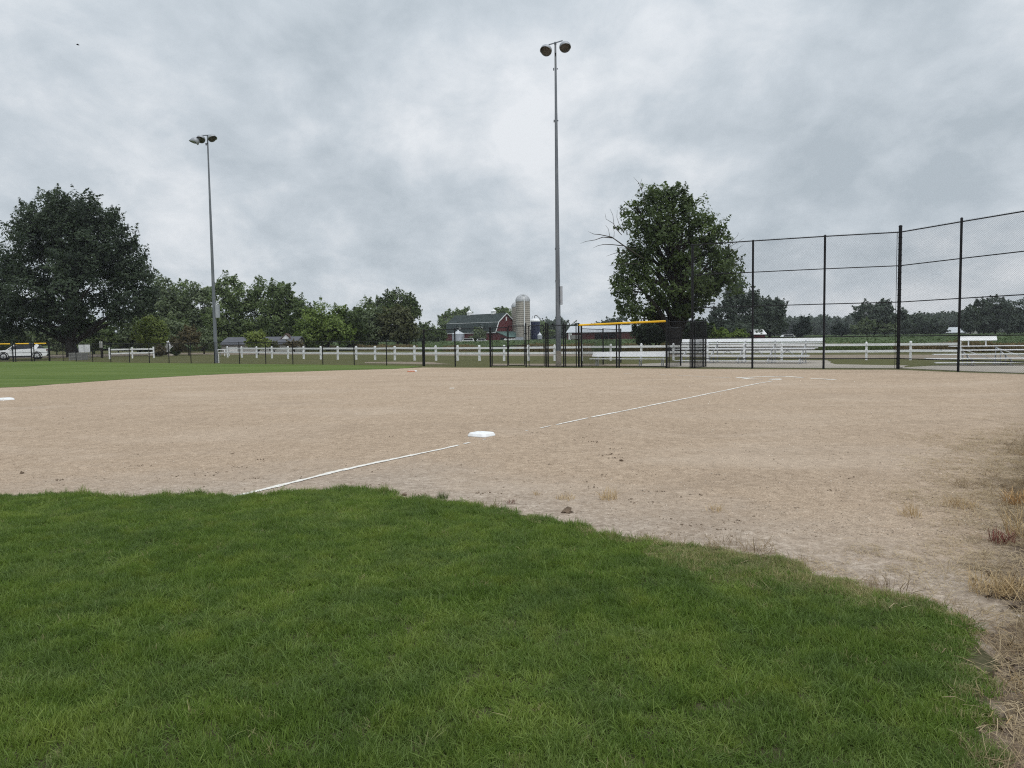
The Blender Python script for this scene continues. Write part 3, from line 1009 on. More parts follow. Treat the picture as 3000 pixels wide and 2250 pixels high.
def tree(name, label, cat, depth, base_px, lobes, mat, clumps=60, per=120, cs=1.2, leaf=.22, flat=.75, trunk_r=.25, trunk_h=None, group=None, seed=1, limbs=14,
         shell=.45, tfac=.8, tmean=.45, bark=None, ground_z=0.0, lean=0.0):
    """lobes: ellipses (cx, cy, rx, ry) of the crown as seen in the photograph, standing at the given distance"""
    r = np.random.default_rng(seed)
    gy = PH / 2
    b = W(base_px, 1000, depth)
    base = Vector((b.x, depth, ground_z))
    L = []
    for cx, cy, rx, ry in lobes:
        c = W(cx, cy, depth)
        L.append((np.array([c.x, c.y + r.normal() * rx * depth / F * .25, c.z]), rx * depth / F, ry * depth / F))
    wts = np.array([l[1] * l[2] for l in L]) ** .8
    wts /= wts.sum()
    which = r.choice(len(L), clumps, p=wts)
    C, O = [], []
    for w in which:
        c, rx, rz = L[w]
        d = r.normal(0, 1, 3)
        d /= np.linalg.norm(d)
        rad = (shell + (1 - shell) * r.random()) ** .6
        C.append(c + d * rad * np.array([rx, rx * tfac, rz]))
        O.append(d)
    C, O = np.array(C), np.array(O)
    C[:, 2] = np.maximum(C[:, 2], ground_z + .3 * cs)
    tc = np.clip(r.normal(tmean, .2, clumps), .02, .98)
    V, Q, T = leaves_np(C, O, cs, per, leaf, flat, r, tc)
    V[:, 2] = np.maximum(V[:, 2], ground_z + .02)
    root = thing(name, label, cat, base, 0, group)
    bl = np.array(base)
    link('crown', mesh_np('crown', V - bl, Q, mat, attrs={'tint': T}), root)
    # trunk and limbs
    top = C[:, 2].max()
    th = trunk_h if trunk_h else (np.median(C[:, 2]) - ground_z) * .9
    segs = []
    p0 = Vector((0, 0, -.1))
    k = 6
    prev, pr = p0, trunk_r * 1.35
    axis = []
    for i in range(1, k + 1):
        t = i / k
        q = Vector((lean * t + r.normal() * trunk_r * .25, r.normal() * trunk_r * .25, th * t))
        rr = trunk_r * (1.05 - .6 * t)
        segs.append((prev, q, pr, rr))
        axis.append((q, rr))
        prev, pr = q, rr
    order = r.permutation(clumps)[:limbs]
    for i in order:
        e = Vector(C[i] - bl)
        cand = [a for a in axis if a[0].z < e.z * .8 + .2] or axis[:2]
        a = cand[r.integers(max(0, len(cand) - 3), len(cand))]
        mid = a[0].lerp(e, .5) + Vector((r.normal() * .05, r.normal() * .05, .06)) * (e - a[0]).length
        r0 = a[1] * .55
        segs.append((a[0], mid, r0, r0 * .6))
        segs.append((mid, e, r0 * .6, r0 * .15))
        for s in range(2):
            e2 = e + Vector(r.normal(0, .6, 3)) * cs
            segs.append((mid.lerp(e, .6), e2, r0 * .28, r0 * .08))
    TV, TQ = tubes_np(segs, 7)
    link('trunk', mesh_np('trunk', TV, TQ, bark or M_BARK, True), root)
    return root


# the great dark tree on the left
tree('maple_tree', 'huge dark rounded maple tree left of the field, behind the white car', 'tree', 92, 213,
     [(175, 635, 95, 60), (130, 655, 80, 60), (235, 630, 70, 52), (265, 655, 80, 62), (105, 695, 62, 55), (180, 690, 90, 60), (320, 710, 65, 62), (205, 740, 170, 90), (55, 765, 66, 52), (350, 790, 62, 66), (150, 790, 90, 60), (250, 770, 80, 60), (60, 850, 90, 70), (370, 845, 60, 55), (-25, 800, 50, 50), (215, 860, 150, 70),
      (415, 832, 42, 32), (442, 858, 30, 24), (400, 885, 55, 44), (430, 900, 34, 30), (355, 745, 58, 48), (385, 800, 45, 38), (100, 925, 110, 48), (300, 915, 80, 45), (-20, 920, 80, 60), (170, 965, 90, 24), (20, 980, 60, 26), (215, 900, 120, 55)],
     GREENS['maple'], clumps=640, per=125, cs=1.35, leaf=.20, flat=.9, trunk_r=.62, trunk_h=9, limbs=46, seed=5, shell=.36, tmean=.40)

# the broad tree behind the dugout
t2 = tree('oak_tree', 'tall leafy tree with bare dead limbs behind the yellow capped dugout', 'tree', 66, 1978,
          [(1935, 582, 42, 36), (1985, 602, 40, 40), (1865, 632, 42, 45), (1920, 662, 70, 55), (2030, 632, 42, 40), (2065, 682, 46, 40), (1960, 722, 110, 70), (2110, 722, 50, 40), (1855, 762, 45, 45),
           (1990, 802, 125, 60), (2130, 792, 42, 36), (2145, 822, 34, 26), (1850, 832, 55, 30), (1865, 850, 60, 26), (2010, 860, 95, 50), (2085, 835, 44, 26), (1870, 905, 62, 30), (1950, 920, 75, 22), (2020, 895, 40, 34)],
          GREENS['oak'], clumps=350, per=85, cs=.92, leaf=.165, flat=.9, trunk_r=.60, trunk_h=8.0, limbs=60, seed=11, shell=.55, tmean=.48)


def dead_branches(root, depth, lines):
    base = root.location
    for pts, r0 in lines:
        segs = []
        P = [W(1700 + x / 3.456, 480 + y / 3.456, depth + dz) - base for x, y, dz in pts]
        for i in range(len(P) - 1):
            k = len(P) - 1
            segs.append((P[i], P[i + 1], r0 * .6 * (1 - i / k) + .010, r0 * .6 * (1 - (i + 1) / k) + .008))
        V, Q = tubes_np(segs, 5)
        link('dead_branch', mesh_np('dead_branch', V, Q, M_TWIG, True), root)


dead_branches(t2, 65, [
    ([(640, 960, 0), (430, 820, -.5), (320, 742, -.8), (200, 716, -1), (140, 712, -1), (80, 685, -1)], .10),
    ([(330, 750, -.7), (230, 742, -1), (150, 770, -1), (60, 785, -1), (0, 806, -1.2)], .06),
    ([(430, 830, -.5), (330, 818, -.7), (240, 815, -1), (180, 828, -1), (130, 852, -1)], .06),
    ([(560, 860, -.2), (400, 850, -.5), (350, 885, -.6)], .05),
    ([(470, 890, 0), (350, 905, -.5), (262, 936, -.8)], .045),
    ([(600, 1010, 0), (450, 1010, -.3), (280, 1034, -.5)], .05),
    ([(400, 700, 0), (330, 600, -.3), (262, 560, -.4), (250, 500, -.4)], .035),
    ([(420, 720, 0), (345, 640, -.3), (330, 520, -.4), (300, 455, -.4)], .035),
    ([(440, 700, 0), (390, 600, -.3), (370, 540, -.3), (375, 470, -.3)], .03),
    ([(480, 720, 0), (440, 620, -.3), (410, 560, -.3)], .03),
    ([(300, 740, -.4), (285, 660, -.4), (255, 620, -.4)], .022),
    ([(340, 745, -.4), (345, 690, -.4), (330, 650, -.4)], .022),
    ([(660, 420, 0), (620, 260, 0), (590, 190, 0), (540, 135, 0)], .035),
    ([(625, 270, 0), (610, 200, 0), (624, 150, 0)], .022),
    ([(450, 480, 0), (400, 450, 0), (385, 440, 0)], .02),
    ([(1200, 1230, 0), (1350, 1240, 0), (1440, 1205, 0), (1520, 1185, 0), (1580, 1195, 0), (1620, 1220, 0)], .085),
    ([(1345, 1240, 0), (1345, 1320, 0), (1350, 1400, 0), (1370, 1460, 0)], .04),
    ([(1320, 1310, 0), (1290, 1390, 0), (1265, 1470, 0), (1220, 1550, 0)], .035),
    ([(1480, 860, 0), (1540, 780, 0), (1590, 730, 0), (1605, 695, 0)], .025),
    ([(1500, 850, 0), (1580, 800, 0), (1660, 750, 0)], .025),
    ([(1480, 900, 0), (1590, 860, 0), (1650, 820, 0)], .022),
    ([(1510, 1060, 0), (1600, 980, 0), (1680, 900, 0)], .025),
])

BG = 'trees behind the outfield'
for i, (nm, lab, d, bx, lobes, mt, cl, pr, cs, lf) in enumerate([
    ('tree', 'feathery tree with thin top just right of the huge maple', 128, 470, [(470, 860, 30, 45), (485, 920, 50, 60), (440, 950, 45, 60), (462, 838, 16, 20)], 'grey', 75, 110, 1.5, .26),
    ('tree', 'narrow pointed tree second to the right of the huge maple', 134, 535, [(535, 862, 22, 36), (530, 930, 48, 60)], 'mid', 65, 110, 1.5, .26),
    ('tree', 'pale crown with a wispy leader left of the far light pole', 130, 592, [(592, 855, 30, 28), (590, 910, 45, 55), (600, 960, 50, 45)], 'grey', 75, 110, 1.5, .26),
    ('tree', 'dark tall tree just right of the far light pole', 126, 668, [(672, 850, 26, 32), (645, 868, 24, 34), (660, 930, 50, 60), (665, 975, 55, 40)], 'mid', 95, 110, 1.5, .26),
    ('tree', 'airy twin topped tree above the long low house', 124, 770, [(765, 862, 34, 36), (720, 880, 24, 34), (775, 925, 60, 50), (760, 975, 65, 38)], 'mid', 105, 105, 1.4, .25),
    ('tree', 'spreading tree with a limb reaching right over the white gable', 122, 826, [(820, 862, 28, 30), (845, 892, 32, 24), (826, 935, 48, 50), (868, 886, 16, 9), (835, 975, 45, 35)], 'mid', 85, 105, 1.4, .25),
    ('tree', 'dark wide shrubby tree left of the bright green pair', 118, 890, [(890, 940, 42, 42), (880, 980, 48, 28)], 'oak', 60, 110, 1.3, .24),
    ('tree', 'broad bright green bushy tree left of the centre light pole', 112, 960, [(955, 930, 60, 38), (935, 965, 60, 38), (990, 965, 50, 40), (915, 990, 45, 20)], 'lime', 115, 120, 1.25, .22),
    ('tree', 'dark bushy tree merging with the broad bright one', 114, 1020, [(1020, 945, 40, 34), (1030, 980, 50, 26)], 'oak', 60, 115, 1.25, .23),
    ('tree', 'small rounded crown peeking up left of the high dark crown', 150, 1072, [(1072, 908, 26, 20), (1068, 945, 36, 30)], 'mid', 45, 100, 1.4, .28),
    ('tree', 'high dark crown standing over the olive tree', 145, 1165, [(1165, 885, 40, 24), (1135, 900, 30, 22), (1200, 910, 24, 28), (1210, 928, 12, 14), (1165, 930, 45, 25)], 'oak', 85, 100, 1.5, .28),
    ('tree', 'soft grey green round tree left of the olive tree', 120, 1100, [(1095, 945, 44, 36), (1090, 975, 52, 26)], 'grey', 75, 115, 1.3, .24),
    ('tree', 'olive yellow round tree left of the red barn', 118, 1165, [(1165, 945, 45, 38), (1190, 965, 30, 30), (1160, 980, 48, 22)], 'olive', 75, 115, 1.3, .24),
    ('tree', 'small dark round tree between the olive tree and the barn', 190, 1243, [(1243, 965, 22, 16), (1250, 985, 24, 14)], 'oak', 35, 90, 1.3, .3),
    ('tree', 'loose small tree in front of the left barn end', 200, 1284, [(1284, 975, 18, 15), (1284, 990, 22, 10)], 'mid', 35, 90, 1.2, .3),
]):
    tree(nm, lab, 'tree', d, bx, lobes, GREENS[mt], clumps=cl, per=pr, cs=cs, leaf=lf, trunk_r=.22, limbs=16, seed=40 + i, group=BG)

FG = 'shrubs beyond the low fence'
for i, (nm, lab, d, bx, lobes, mt, cl, pr, cs, lf) in enumerate([
    ('shrub', 'yellow green young tree beside the huge maple', 98, 438, [(440, 960, 36, 36), (425, 985, 32, 26), (465, 985, 24, 26)], 'bright', 70, 90, .8, .17),
    ('shrub', 'rust brown small tree with a thin stem left of the far light pole', 92, 553, [(555, 985, 24, 24), (560, 1010, 20, 22), (535, 1000, 24, 24)], 'rust', 60, 80, .6, .14),
    ('shrub', 'soft green bush between the rust tree and the far light pole', 100, 597, [(595, 985, 28, 20), (600, 1002, 28, 16)], 'grey', 45, 90, .7, .16),
    ('shrub', 'spreading lime bush in front of the long low house', 92, 755, [(755, 990, 30, 14), (755, 1008, 32, 12)], 'bright', 50, 90, .55, .14),
    ('shrub', 'clipped round dark bush beside the path', 92, 515, [(515, 1030, 12, 9)], 'oak', 24, 110, .35, .09),
    ('shrub', 'brownish twiggy shrub by the end of the short white fence', 88, 466, [(466, 1030, 12, 12)], 'rust', 24, 90, .5, .12),
    ('shrub', 'small olive bush behind the white fence, right of the lime bush', 100, 802, [(802, 1011, 18, 9)], 'olive', 18, 90, .5, .14),
    ('shrub', 'small rusty bush behind the white fence, below the white gable', 100, 862, [(862, 1009, 22, 8)], 'rust', 18, 90, .5, .14),
]):
    tree(nm, lab, 'shrub', d, bx, lobes, GREENS[mt], clumps=cl, per=pr, cs=cs, leaf=lf, trunk_r=.09, limbs=10, seed=80 + i, group=FG)

UN = 'undergrowth behind the huge maple'
for i, (lab, bx, lobes, mt) in enumerate([
    ('dusky bush behind the rear of the white car', 70, [(60, 985, 60, 28), (20, 1000, 50, 28)], 'grey'),
    ('dull green bush left of the maple trunk', 165, [(160, 995, 50, 30)], 'grey'),
    ('dull green bush right of the maple trunk, behind the white board', 275, [(275, 980, 50, 38)], 'mid'),
    ('dark tall bush behind the short white fence', 345, [(350, 965, 60, 50), (330, 1000, 50, 28)], 'mid'),
    ('grey green bush behind the yellow green young tree', 410, [(400, 970, 40, 45), (395, 1005, 45, 22)], 'grey'),
    ('tall loose thicket between the young tree and the rust tree', 505, [(505, 970, 45, 40), (500, 1000, 45, 20)], 'grey'),
]):
    tree('bush', lab, 'bush', 112, bx, lobes, GREENS[mt], clumps=50, per=110, cs=1.1, leaf=.22, trunk_r=.08, limbs=6, seed=110 + i, group=UN)

FR = 'trees beyond the crop field'
for i, (nm, lab, d, bx, lobes, mt, cl, pr, cs, lf) in enumerate([
    ('tree', 'knobbly dark tree rising behind the barn ridge', 300, 1325, [(1318, 925, 18, 18), (1345, 920, 16, 12), (1368, 915, 8, 9), (1300, 940, 12, 16), (1330, 950, 40, 14)], 'mid', 60, 80, 2.0, .5),
    ('tree', 'wide dark tree behind the barn gable and the tall silo', 310, 1478, [(1465, 918, 16, 8), (1490, 910, 20, 9), (1480, 930, 34, 12)], 'mid', 36, 80, 2.0, .5),
    ('bush', 'large shrub in front of the long barn wall', 225, 1403, [(1403, 980, 18, 17), (1400, 992, 20, 8)], 'grey', 34, 90, 1.0, .3),
    ('tree', 'rounded green tree between the blue silo and the light pole', 330, 1592, [(1590, 955, 12, 13), (1600, 972, 20, 14)], 'mid', 26, 90, 2.0, .5),
    ('tree', 'far rounded tree just right of the centre light pole', 350, 1645, [(1645, 950, 28, 14), (1670, 962, 22, 12), (1625, 960, 18, 10), (1640, 975, 40, 10)], 'far', 44, 90, 2.2, .55),
    ('tree', 'low tree behind the pale shed roof', 360, 1790, [(1790, 945, 20, 8), (1818, 940, 16, 9), (1770, 950, 16, 8)], 'far', 30, 80, 2.0, .5),
    ('tree', 'dark overgrown hedge below the tall leafy tree', 72, 1980, [(1920, 975, 55, 28), (1990, 965, 60, 34), (2040, 975, 35, 32), (1880, 985, 25, 20)], 'maple', 90, 120, .75, .17),
    ('bush', 'yellow green brushwood at the end of the dark hedge', 78, 2115, [(2075, 975, 22, 20), (2120, 982, 30, 14), (2160, 985, 24, 10)], 'lime', 50, 100, .5, .15),
    ('tree', 'big stepped tree seen through the left bays of the backstop', 165, 2165, [(2165, 850, 24, 24), (2155, 885, 40, 30), (2195, 890, 22, 32), (2125, 935, 48, 36), (2180, 945, 42, 34), (2150, 968, 70, 18)], 'far', 150, 105, 1.5, .3),
    ('tree', 'round tree right of the stepped one, above the small red shed', 175, 2255, [(2245, 910, 34, 28), (2270, 905, 22, 28), (2255, 945, 46, 30), (2275, 962, 28, 16)], 'far', 95, 100, 1.5, .3),
    ('conifer', 'small dark cone shaped evergreen in the third backstop bay', 190, 2351, [(2351, 945, 12, 14), (2351, 962, 22, 14), (2351, 976, 26, 8)], 'fir', 44, 120, 1.0, .24),
    ('bush', 'small dark evergreen bush left of the broad far tree', 210, 2466, [(2466, 962, 18, 13), (2466, 973, 22, 6)], 'fir', 24, 110, 1.0, .25),
    ('tree', 'broad dark tree left of the thick corner post', 230, 2560, [(2540, 915, 32, 24), (2580, 905, 32, 20), (2560, 940, 56, 28), (2600, 935, 20, 22)], 'far', 100, 100, 1.8, .38),
    ('tree', 'pale bushy tree in front of the broad dark one', 222, 2540, [(2540, 955, 20, 18), (2515, 965, 16, 10)], 'grey', 34, 110, 1.2, .3),
    ('tree', 'pale low tree left of the thick corner post', 226, 2592, [(2590, 960, 22, 14), (2615, 965, 18, 10)], 'grey', 30, 110, 1.2, .3),
    ('tree', 'dark column of foliage just right of the thick corner post', 240, 2645, [(2645, 930, 12, 20), (2650, 955, 22, 18)], 'far', 34, 100, 1.6, .38),
    ('tree', 'low round tree left of the long white roof', 250, 2690, [(2685, 945, 34, 22), (2720, 950, 34, 20), (2670, 962, 30, 12)], 'far', 60, 100, 1.7, .4),
    ('tree', 'low dark tree in front of the long white roof', 235, 2735, [(2730, 955, 24, 18), (2752, 964, 16, 8)], 'far', 34, 100, 1.6, .38),
    ('tree', 'pointed dark tree at the left end of the right woods', 210, 2842, [(2842, 925, 16, 22), (2842, 952, 24, 18)], 'far', 50, 110, 1.4, .32),
    ('tree', 'second dark tree of the right woods', 212, 2882, [(2876, 905, 18, 24), (2882, 945, 30, 24)], 'far', 60, 110, 1.4, .32),
    ('tree', 'tallest tree of the right woods', 215, 2915, [(2915, 898, 26, 28), (2920, 940, 32, 30)], 'far', 70, 110, 1.5, .32),
    ('tree', 'airy tree of the right woods near the picture edge', 208, 2972, [(2975, 905, 24, 28), (2965, 945, 34, 26), (3000, 940, 30, 30)], 'far', 80, 110, 1.5, .32),
    ('tree', 'last dark tree of the right woods cut by the picture edge', 214, 3040, [(3045, 905, 30, 30), (3040, 945, 40, 28)], 'far', 60, 110, 1.5, .32),
]):
    tree(nm, lab, 'evergreen' if nm == 'conifer' else ('bush' if nm == 'bush' else 'tree'), d, bx, lobes, GREENS[mt], clumps=cl, per=pr, cs=cs, leaf=lf, trunk_r=.25, limbs=10, seed=150 + i, group=FR)


def far_woods():
    r = np.random.default_rng(5)
    C, O, cs = [], [], []
    for px in np.arange(-250, 3300, 2.6):
        d = 520 + 60 * math.sin(px * .004) + r.normal() * 18
        if 1200 < px < 1560: top = 4.0
        else: top = 7 + 3.0 * vnoise(np.array([px]), np.array([0.]), 70, 41)[0] + 3 * vnoise(np.array([px]), np.array([5.]), 21, 42)[0]
        if px > 2250: top += 2.0
        x = W(px, 980, d).x
        k = 6
        for j in range(k):
            z = top * (j + .5 + r.normal() * .3) / k
            C.append((x + r.normal() * 1.5, d + r.normal() * 4, max(.5, z)))
            O.append((0, -.6, .6))
    C, O = np.array(C), np.array(O)
    V, Q, T = leaves_np(C, O, 2.6, 44, .85, .7, r, np.clip(r.normal(.45, .2, len(C)), 0, 1))
    V[:, 2] = np.maximum(V[:, 2], .02)
    o = link('far_woods', mesh_np('far_woods', V, Q, GREENS['far'], attrs={'tint': T}))
    tag(o, 'low far off line of woods along the horizon', 'woods', None, 'stuff')


far_woods()


# ------------------------------------------------------------------ crop field and weeds
def crop_edge(px):
    """front edge of the crop: just behind the gravel track"""
    return np.interp(px, [-200, 600, 1000, 1500, 2200, 2800, 3300], [1029, 1028, 1026.5, 1030, 1031, 1032, 1034])


def make_crop():
    r = np.random.default_rng(9)
    # leafy tops, nearer rows with more and smaller leaves
    P, SZ = [], []
    for (d0, d1, n, lf) in ((55, 85, 46000, .10), (85, 140, 44000, .15), (140, 300, 46000, .28)):
        d = np.sqrt(r.uniform(d0 ** 2, d1 ** 2, n))
        px = r.uniform(560, 3200, n)
        x = (px - 1500) / F * d
        e = np.array([G(p, crop_edge(p)).y for p in np.linspace(500, 3300, 60)])
        ed = np.interp(px, np.linspace(500, 3300, 60), e)
        ok = d > ed + .4
        z = .50 + .14 * vnoise(x, d, 3.0, 51) + r.normal(0, .035, n)
        P.append(np.stack([x, d, z], 1)[ok])
        SZ.append(np.full(ok.sum(), lf))
    P = np.concatenate(P)
    SZ = np.concatenate(SZ)
    n = len(P)
    nr = r.normal(0, .45, (n, 3)) + np.array([0, -.15, 1])
    nr /= np.linalg.norm(nr, axis=1)[:, None]
    t = r.normal(0, 1, (n, 3))
    t -= nr * (t * nr).sum(1)[:, None]
    t /= np.linalg.norm(t, axis=1)[:, None]
    b = np.cross(nr, t)
    l = (SZ * r.uniform(.6, 1.3, n))[:, None]
    V = np.stack([P - t * l, P + b * l * .7, P + t * l, P - b * l * .7], 1).reshape(-1, 3)
    tint = np.clip(.25 + .5 * vnoise(P[:, 0], P[:, 1], 9.0, 52) + r.normal(0, .18, n), 0, 1)
    o = link('crop', mesh_np('crop', V, np.arange(4 * n).reshape(-1, 4), GREENS['crop'], attrs={'tint': np.repeat(tint, 4)}))
    tag(o, 'broad green leaves of the low crop filling the field behind the white fence', 'crop', None, 'stuff')
    # dark body of the crop below the leaves
    pxs = np.linspace(500, 3300, 30)
    front = [G(p, crop_edge(p)) for p in pxs]
    top = [(p.x * 1.03, p.y * 1.03 + .6, .44) for p in front]
    bot = [(p.x * 1.03, p.y * 1.03 + .5, 0) for p in front]
    back = [(front[0].x * 4.5, 300, .52), (front[-1].x * 5.6, 300, .52)]
    m = MB()
    k = len(top)
    m.add(bot + top, [(i, i + 1, k + i + 1, k + i) for i in range(k - 1)])
    pts = top + [back[1], back[0]]
    m.add(pts, [tuple(range(len(pts)))])
    t = NT('crop_body')
    co = t.coord('World')
    t.color(t.ramp(t.noise(t.coord('World', (1, .4, 1)), 1.4, 5, .7), [(.3, (.040, .062, .024)), (.7, (.085, .120, .046))]))
    t.rough(.95, .05)
    o = m.build('crop_field', t.m)
    tag(o, 'dense dark body of the crop field behind the white fence', 'crop field', None, 'structure')
    # brown weeds standing in front of the crop
    n = 52000
    px = r.uniform(560, 3200, n)
    e = np.interp(px, np.linspace(500, 3300, 60), np.array([G(p, crop_edge(p)).y for p in np.linspace(500, 3300, 60)]))
    d = e + r.uniform(-.5, 1.1, n)
    x = (px - 1500) / F * d
    z = r.beta(1.3, 1.5, n) * (.62 + .40 * vnoise(x, d, 1.6, 61))
    P = np.stack([x, d, z], 1)
    t_ = r.normal(0, .45, (n, 3)) + np.array([0, 0, 1.0])
    t_ /= np.linalg.norm(t_, axis=1)[:, None]
    b = np.cross(t_, r.normal(0, 1, (n, 3)))
    b /= np.linalg.norm(b, axis=1)[:, None]
    l = r.uniform(.06, .17, n)[:, None]
    V = np.stack([P - t_ * l, P + b * l * .3, P + t_ * l, P - b * l * .3], 1).reshape(-1, 3)
    V[:, 2] = np.maximum(V[:, 2], .0)
    tint = np.clip(.2 + .6 * vnoise(x, d, 4.0, 62) + r.normal(0, .18, n), 0, 1)
    green = vnoise(x, d, 5.0, 63) > .66
    for nm, sel, mt, lab in (('weeds', ~green, 'weed', 'brown dry weeds along the front of the crop field'), ('tall_grass', green, 'mid', 'green weeds between the brown ones along the crop field')):
        s4 = np.repeat(sel, 4)
        k = sel.sum()
        o = link(nm, mesh_np(nm, V[s4], np.arange(4 * k).reshape(-1, 4), GREENS[mt], attrs={'tint': np.repeat(tint[sel], 4)}))
        tag(o, lab, 'weeds', None, 'stuff')


make_crop()


# ------------------------------------------------------------------ chain-link fences
def chain_mesh(parent, a, b, z0, z1, pitch=.0508, wire=.0045, name='chain_link', seg=.6):
    """diamond mesh between two posts: straight crossing wires in two layers"""
    a, b = Vector((a[0], a[1], 0)), Vector((b[0], b[1], 0))
    w = (b - a).length
    u = (b - a) / w
    nrm = Vector((-u.y, u.x, 0))
    h = z1 - z0
    step = pitch * math.sqrt(2)
    P0, P1, LAY = [], [], []
    for sgn in (1, -1):
        k0 = -h if sgn > 0 else 0
        c = math.floor(k0 / step) * step
        end = w if sgn > 0 else w + h
        while c < end:
            # sgn>0: x = c + t, z = t ; sgn<0: x = c - t, z = t
            if sgn > 0:
                t0, t1 = max(0, -c), min(h, w - c)
            else:
                t0, t1 = max(0, c - w), min(h, c)
            if t1 > t0 + .01:
                k = max(1, int((t1 - t0) / seg))
                ts = np.linspace(t0, t1, k + 1)
                for i in range(k):
                    P0.append((c + sgn * ts[i], ts[i])); P1.append((c + sgn * ts[i + 1], ts[i + 1])); LAY.append(sgn)
            c += step
    P0, P1, LAY = np.array(P0), np.array(P1), np.array(LAY)
    U, Nn = np.array(u), np.array(nrm)
    org = np.array((a.x, a.y, z0))
    rl = np.array(root_loc(parent))

    def pos(p): return org + p[:, :1] * U + np.stack([np.zeros(len(p)), np.zeros(len(p)), p[:, 1]], 1) + (LAY * wire * .5)[:, None] * Nn
    A, B = pos(P0), pos(P1)
    d = (B - A) / np.linalg.norm(B - A, axis=1)[:, None]
    s = np.cross(d, Nn)
    r = wire / 2 * 1.1
    V = []
    for c in (A, B):
        for an in (0, 2.094, 4.189):
            V.append(c + s * (r * math.cos(an)) + Nn * (r * math.sin(an)))
    V = np.stack(V, 1).reshape(-1, 3) - rl
    n = len(A)
    i6 = np.arange(n)[:, None] * 6
    Q = np.concatenate([i6 + np.array([[j, (j + 1) % 3, 3 + (j + 1) % 3, 3 + j]]) for j in range(3)])
    o = link(name, mesh_np(name, V, Q, M_WIRE), parent)
    o['kind'] = 'stuff'
    return o


def post(parent, p, h, r, name='post', mat=None, cap=True):
    m = MB()
    m.tube((p[0], p[1], -.05), (p[0], p[1], h), r, r, 10)
    if cap:
        m.lathe([(r * 1.12, h - .02), (r * 1.12, h + .015), (r * .7, h + .05), (0.001, h + .062)], 10, (p[0], p[1], 0))
    return m.build(name, mat or M_BLACK, parent, True)


def rail(parent, a, b, za, zb, r, name='rail', mat=None):
    return MB().tube((a[0], a[1], za), (b[0], b[1], zb), r, r, 8).build(name, mat or M_BLACK, parent, True)


def fence(name, label, cat, pts, hs, pr, rails, rr=.021, group=None, mesh=True, big=(), zbot=.03, pitch=.0508):
    """posts at pts, heights hs (per post), rails at these fractions of the height"""
    root = thing(name, label, cat, (pts[0][0], pts[0][1], 0), 0, group)
    for i, p in enumerate(pts):
        post(root, p, hs[i], pr * (1.5 if i in big else 1))
    for i in range(len(pts) - 1):
        for f in rails:
            rail(root, pts[i], pts[i + 1], hs[i] * f - rr, hs[i + 1] * f - rr, rr, 'top_rail' if f == 1 else 'rail')
        if mesh:
            chain_mesh(root, pts[i], pts[i + 1], zbot, min(hs[i], hs[i + 1]) - .01, pitch)
    return root


lows = [(p.x, p.y) for p in low_pts]
fence('chain_link_fence', 'long low black chain link fence along the outfield grass', 'fence', lows, [1.66 - .10 * i / 16 for i in range(17)], .032, [1.0])
tall_px = [(1239, 1072.4), (1334, 1074.3), (1437.6, 1075)]
tp = [(G(*p).x + .0, G(*p).y) for p in tall_px]
tp[0] = (tp[0][0] + .09, tp[0][1] - .05)
fence('chain_link_fence', 'two taller black chain link bays stepping up left of the gates', 'fence', tp, [2.22, 2.25, 2.28], .042, [1.0], big=(0, 2))

# gates and the narrow panel beside the light pole
line = lambda px: G(px, np.interp(px, [1437, 1540, 1600, 1652, 1695, 1953, 2028], [1075, 1075.3, 1075.5, 1075.8, 1076.2, 1078.2, 1078.8]))


def gate(label, pxa, pxb, h, mid, dz=.06, swing=0.0, latch=True):
    a, b = line(pxa), line(pxb)
    if swing:
        d = b - a
        b = a + Matrix.Rotation(swing, 3, 'Z') @ d
    root = thing('gate', label, 'gate', (a.x, a.y, 0), 0, 'black chain link gates')
    m = MB()
    r = .024
    for (p, q) in (((a, dz), (a, h)), ((b, dz), (b, h)), ((a, dz), (b, dz)), ((a, h), (b, h))):
        m.tube((p[0].x, p[0].y, p[1]), (q[0].x, q[0].y, q[1]), r, r, 8)
    m.build('frame', M_BLACK, root, True)
    rail(root, a, b, mid, mid, .02, 'crossbar')
    chain_mesh(root, a, b, dz, h)
    if latch:
        MB().box((b.x, b.y - .04, 1.12), (.09, .06, .14)).build('latch', M_BLACK, root, True)
    return root


gate('left gate leaf next to the taller fence bays, level and shut', 1443, 1487.5, 2.26, 1.17, latch=False)
gate('middle gate leaf with a padlock, standing slightly ajar', 1537, 1492, 2.34, 1.22, .10, .10)
gate('right gate leaf, left of the grey light pole', 1550, 1594.5, 2.33, 1.18, .06)
for px, h, r, lab in ((1541.5, 2.44, .045, 'black steel gate post left of the right gate leaf'), (1600, 2.45, .05, 'black steel gate post right of the right gate leaf')):
    p = line(px)
    root = thing('gate_post', lab, 'gate post', (p.x, p.y, 0))
    post(root, p, h, r)
    MB().box((p.x, p.y - .05, 1.9), (.12, .05, .06)).build('hinge', M_BLACK, root, True)
pa, pb, pc = line(1606), line(1648), line(1652)
fence('chain_link_fence', 'narrow black framed fence panel in front of the centre light pole', 'fence', [(pa.x, pa.y), (pc.x, pc.y)], [2.40, 2.42], .045, [.97, .03])
pd = line(1694)
fence('chain_link_fence', 'short fence bay between the light pole panel and the dugout', 'fence', [(pc.x + .1, pc.y - .02), (pd.x - .1, pd.y)], [2.34, 2.36], .03, [1.0, .02])

